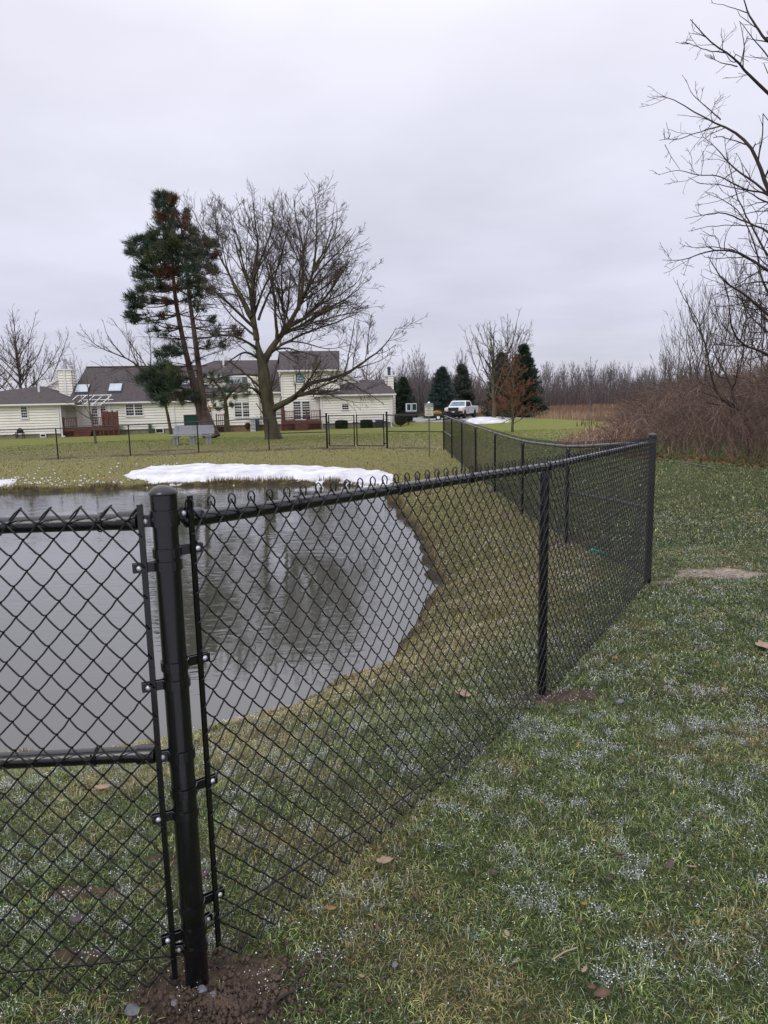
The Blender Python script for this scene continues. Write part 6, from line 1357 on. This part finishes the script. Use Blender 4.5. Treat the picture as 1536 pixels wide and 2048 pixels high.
for i, (px_, Y) in enumerate(spots):
    k = i % 7; x, y = at(px_, 800, Y)[:2]; g_ = gz(x, y); s = rng.uniform(.62, 1.0) * (.78 if Y < 166 else 1)
    if k not in first:
        r_ = bare_tree('wood_tree', (0, 0, 0), 'slim bare tree standing in the far wood on the skyline', GFW, protos[k][0], 300 + k,
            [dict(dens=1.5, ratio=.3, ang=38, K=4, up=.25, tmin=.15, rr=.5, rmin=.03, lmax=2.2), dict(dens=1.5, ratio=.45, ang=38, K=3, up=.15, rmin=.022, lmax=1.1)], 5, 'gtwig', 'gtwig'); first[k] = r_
        r_.location = (x, y, g_)
    else:
        r_ = first[k].copy(); S.collection.objects.link(r_); r_.location = (x, y, g_)
        for ch in first[k].children: c_ = ch.copy(); S.collection.objects.link(c_); c_.parent = r_
    r_.scale = (s, s, s * rng.uniform(.9, 1.15)); r_.rotation_euler = (0, 0, rng.random() * 6)
n = 26000; Y = rng.uniform(150, 245, n); X = Y * rng.uniform(.04, .62, n); 
m2 = rng.random(n) < .25; Y = np.where(m2, rng.uniform(108, 170, n), Y); X = np.where(m2, Y * rng.uniform(-.02, .13, n), X)
z = ground(X, Y); h = (1.6 + 5.2 * rng.random(n) ** 1.6); P0 = np.stack([X, Y, z], -1); az = rng.random(n) * 6.28
P = np.stack([P0, P0 + np.stack([np.cos(az) * h * .08, np.sin(az) * h * .08, h * .55], -1), P0 + np.stack([np.cos(az) * h * .25, np.sin(az) * h * .25, h], -1)], 1)
V, F = tubes(P, np.array([.06, .045, .02])[None].repeat(n, 0), 3); col = np.array([(.13, .115, .115), (.15, .115, .11), (.10, .095, .10), (.17, .125, .115)])[rng.integers(0, 4, n)] * (.7 + .6 * rng.random((n, 1)))
tag(mesh_np('underbrush', V, [F], M['col'], col=np.repeat(col, 9, axis=0)), kind='stuff', label='grey brown leafless underbrush of the far wood', cat='underbrush')

# ------------------------------------------------------------------ small things on the near ground
rng = np.random.default_rng(99)
def leaf_obj(px, py, size, mt, label, rot=None, group=None, curl=.25, name='fallen_leaf', asp=.55):
    p = atg(px, py, 1.2, 20); r_ = rng.random() * 6.28 if rot is None else rot; n = 9; t = np.linspace(0, 1, n)
    w = np.sin(np.pi * t ** .8) * asp * (1 + .3 * np.sin(t * 19 + r_) + .12 * np.sin(t * 41 + r_ * 3)) ; V = []
    for i in range(n):
        for j in (-1, 0, 1): V.append(((t[i] - .5) * size, j * w[i] * size / 2, .012 + curl * size * ((t[i] - .5) ** 2 * 1.4 + .5 * abs(j) * w[i])))
    V = np.array(V); i = np.arange(n * 3).reshape(n, 3); f = np.stack([i[:-1, :-1], i[1:, :-1], i[1:, 1:], i[:-1, 1:]], -1).reshape(-1, 4)
    o = mesh_np(name, V, [f], M[mt]); o.location = (p[0], p[1], p[2] + .010); o.rotation_euler = (rng.normal() * .2, rng.normal() * .2, r_); s = o.modifiers.new('thick', 'SOLIDIFY'); s.thickness = .0012
    return tag(o, label, 'leaf', group)
leaf_obj(772, 1738, .058, 'leaft', 'pale curled tan leaf lying alone on the lawn right of the fence foot', .1, curl=.55)
leaf_obj(662, 1831, .036, 'leafy', 'small ochre leaf below the bottom corner of the fence mesh', .3)
leaf_obj(1240, 1727, .05, 'leafb', 'curled brown leaf near the middle of the open lawn', .4, curl=.6)
leaf_obj(1340, 1745, .045, 'leafp', 'dark purple leaf with pellets of snow beside it', .8, curl=.5); leaf_obj(1383, 1749, .035, 'leaft', 'narrow pale leaf right of the dark purple leaf', .1, asp=.3)
leaf_obj(925, 1397, .10, 'leaft', 'large pinkish tan leaf on the bank behind the middle fence bay', .2, curl=.3, asp=.8); leaf_obj(1528, 1298, .12, 'leaft', 'broad tan leaf at the right edge of the lawn', .0, curl=.2, asp=.7)
leaf_obj(205, 1585, .07, 'leaft', 'pale leaf seen through the left fence panel under the middle rail', .5); leaf_obj(158, 1855, .055, 'leafp', 'reddish flat leaf seen through the lower left mesh', .1, asp=.7)
leaf_obj(1205, 2002, .045, 'leafb', 'light brown leaf near the bottom edge of the picture', .2); leaf_obj(410, 1760, .04, 'leafp', 'dark leaf right behind the big post', .9)
cnt = 0
for k in range(70):
    px_, py_ = rng.uniform(430, 1530), rng.uniform(1230, 2040)
    if px_ < 1090 - (py_ - 1390) * 1.15 and rng.random() < .5: continue
    p = atg(px_, py_, 1.2, 12)
    if pond_d(p[:1], p[1:2])[0] < .15: continue
    leaf_obj(px_, py_, rng.uniform(.010, .023) * (1 if p[1] < 4 else 1.5), ('leafb', 'leafp', 'leafb', 'leafy', 'leaft', 'leafp')[k % 6], 'little dead leaf scrap lying in the near turf', group='little leaf scraps in the near turf', curl=.4, asp=rng.uniform(.35, .8))
def stick(pts, r, mt, label, name='stick'):
    q = [atg(a, b, 1.2, 20) + np.array([0, 0, .012 + .006 * (i % 2)]) for i, (a, b) in enumerate(pts)]
    return tag(MB().tube(q, r, 5).build(name, M[mt], None, True), label, 'stick')
stick([(1104, 1928), (1130, 1916), (1155, 1903)], .0022, 'leaft', 'thin tan straw stick lying on the lawn'); stick([(528, 2038), (560, 2012), (592, 1988)], .0035, 'twig', 'dark twig on the bare soil at the bottom edge'); stick([(1330, 882 + 38), (1375, 928), (1432, 938)], .012, 'gtwig', 'pale fallen branch on the grass before the thicket')
n = 2600; k = rng.integers(0, 2, n); a = rng.random(n) * 6.28; rr = np.abs(rng.normal(size=n)) * .14
x = -.42 + np.cos(a) * rr * 1.6; y = 1.55 + np.sin(a) * rr * .9; z, d = ground(x, y, True)
v, f = blobs(np.stack([x, y, z + .012], -1), (.002 + .0075 * rng.random(n) ** 3)); tag(mesh_np('soil_clods', v, [f], M['soil'], smooth=False), kind='stuff', label='wet brown soil crumbs around the near post foot', cat='soil')
for k, (px_, py_, s) in enumerate(((405, 1990, .016), (428, 2000, .013), (263, 2032, .022), (1240, 1408, .028), (508, 1697, .014), (790, 1938, .011), (350, 2015, .012))):
    p = atg(px_, py_, 1.2, 12); vv = OCT * np.array([s, s * .7, s * .4]) ; bm_ = MB()
    ph = [(math.cos(t_), math.sin(t_)) for t_ in np.linspace(0, 6.283, 9)[:-1] + rng.random()]; jr = .75 + .5 * rng.random((3, 8))
    V = [(c * s * jr[j][i] * q, s_ * s * .7 * jr[j][i] * q, zz * s) for j, (q, zz) in enumerate(((.85, -.2), (1, .12), (.6, .38))) for i, (c, s_) in enumerate(ph)]
    o = bm_.add(V, [tuple(range(8))[::-1], tuple(range(16, 24))] + [(j * 8 + i, j * 8 + (i + 1) % 8, j * 8 + 8 + (i + 1) % 8, j * 8 + 8 + i) for j in range(2) for i in range(8)]).build('stone', M['stone'], None)
    o.location = (p[0], p[1], p[2] + .012); o.rotation_euler = (0, 0, rng.random() * 6)
    tag(o, {1240: 'grey stone in the short grass right of the middle post', 405: 'grey slate chip right in front of the near post foot', 428: 'smaller slate chip right of the near post foot', 263: 'largest slate stone at the bottom edge left of the near post', 508: 'dark pebble seen through the fence mesh on the bank', 790: 'dark pebble alone in the open lawn near the bottom', 350: 'slate chip below and left of the near post foot'}[px_], 'stone')
p = atg(1195, 1110, 1.2, 20); m = MB().box(-.03, .03, -.02, .02, .02, .05).tube([(-.08, 0, .06), (-.03, .0, .045), (0, .01, .04), (.05, 0, .03), (.1, -.03, .015)], [.018, .013, .016, .014, .02], 6); o = m.build('plastic_scrap', M['teal']); o.location = p; tag(o, 'teal plastic scrap on the grass behind the corner fence mesh', 'litter')
#END
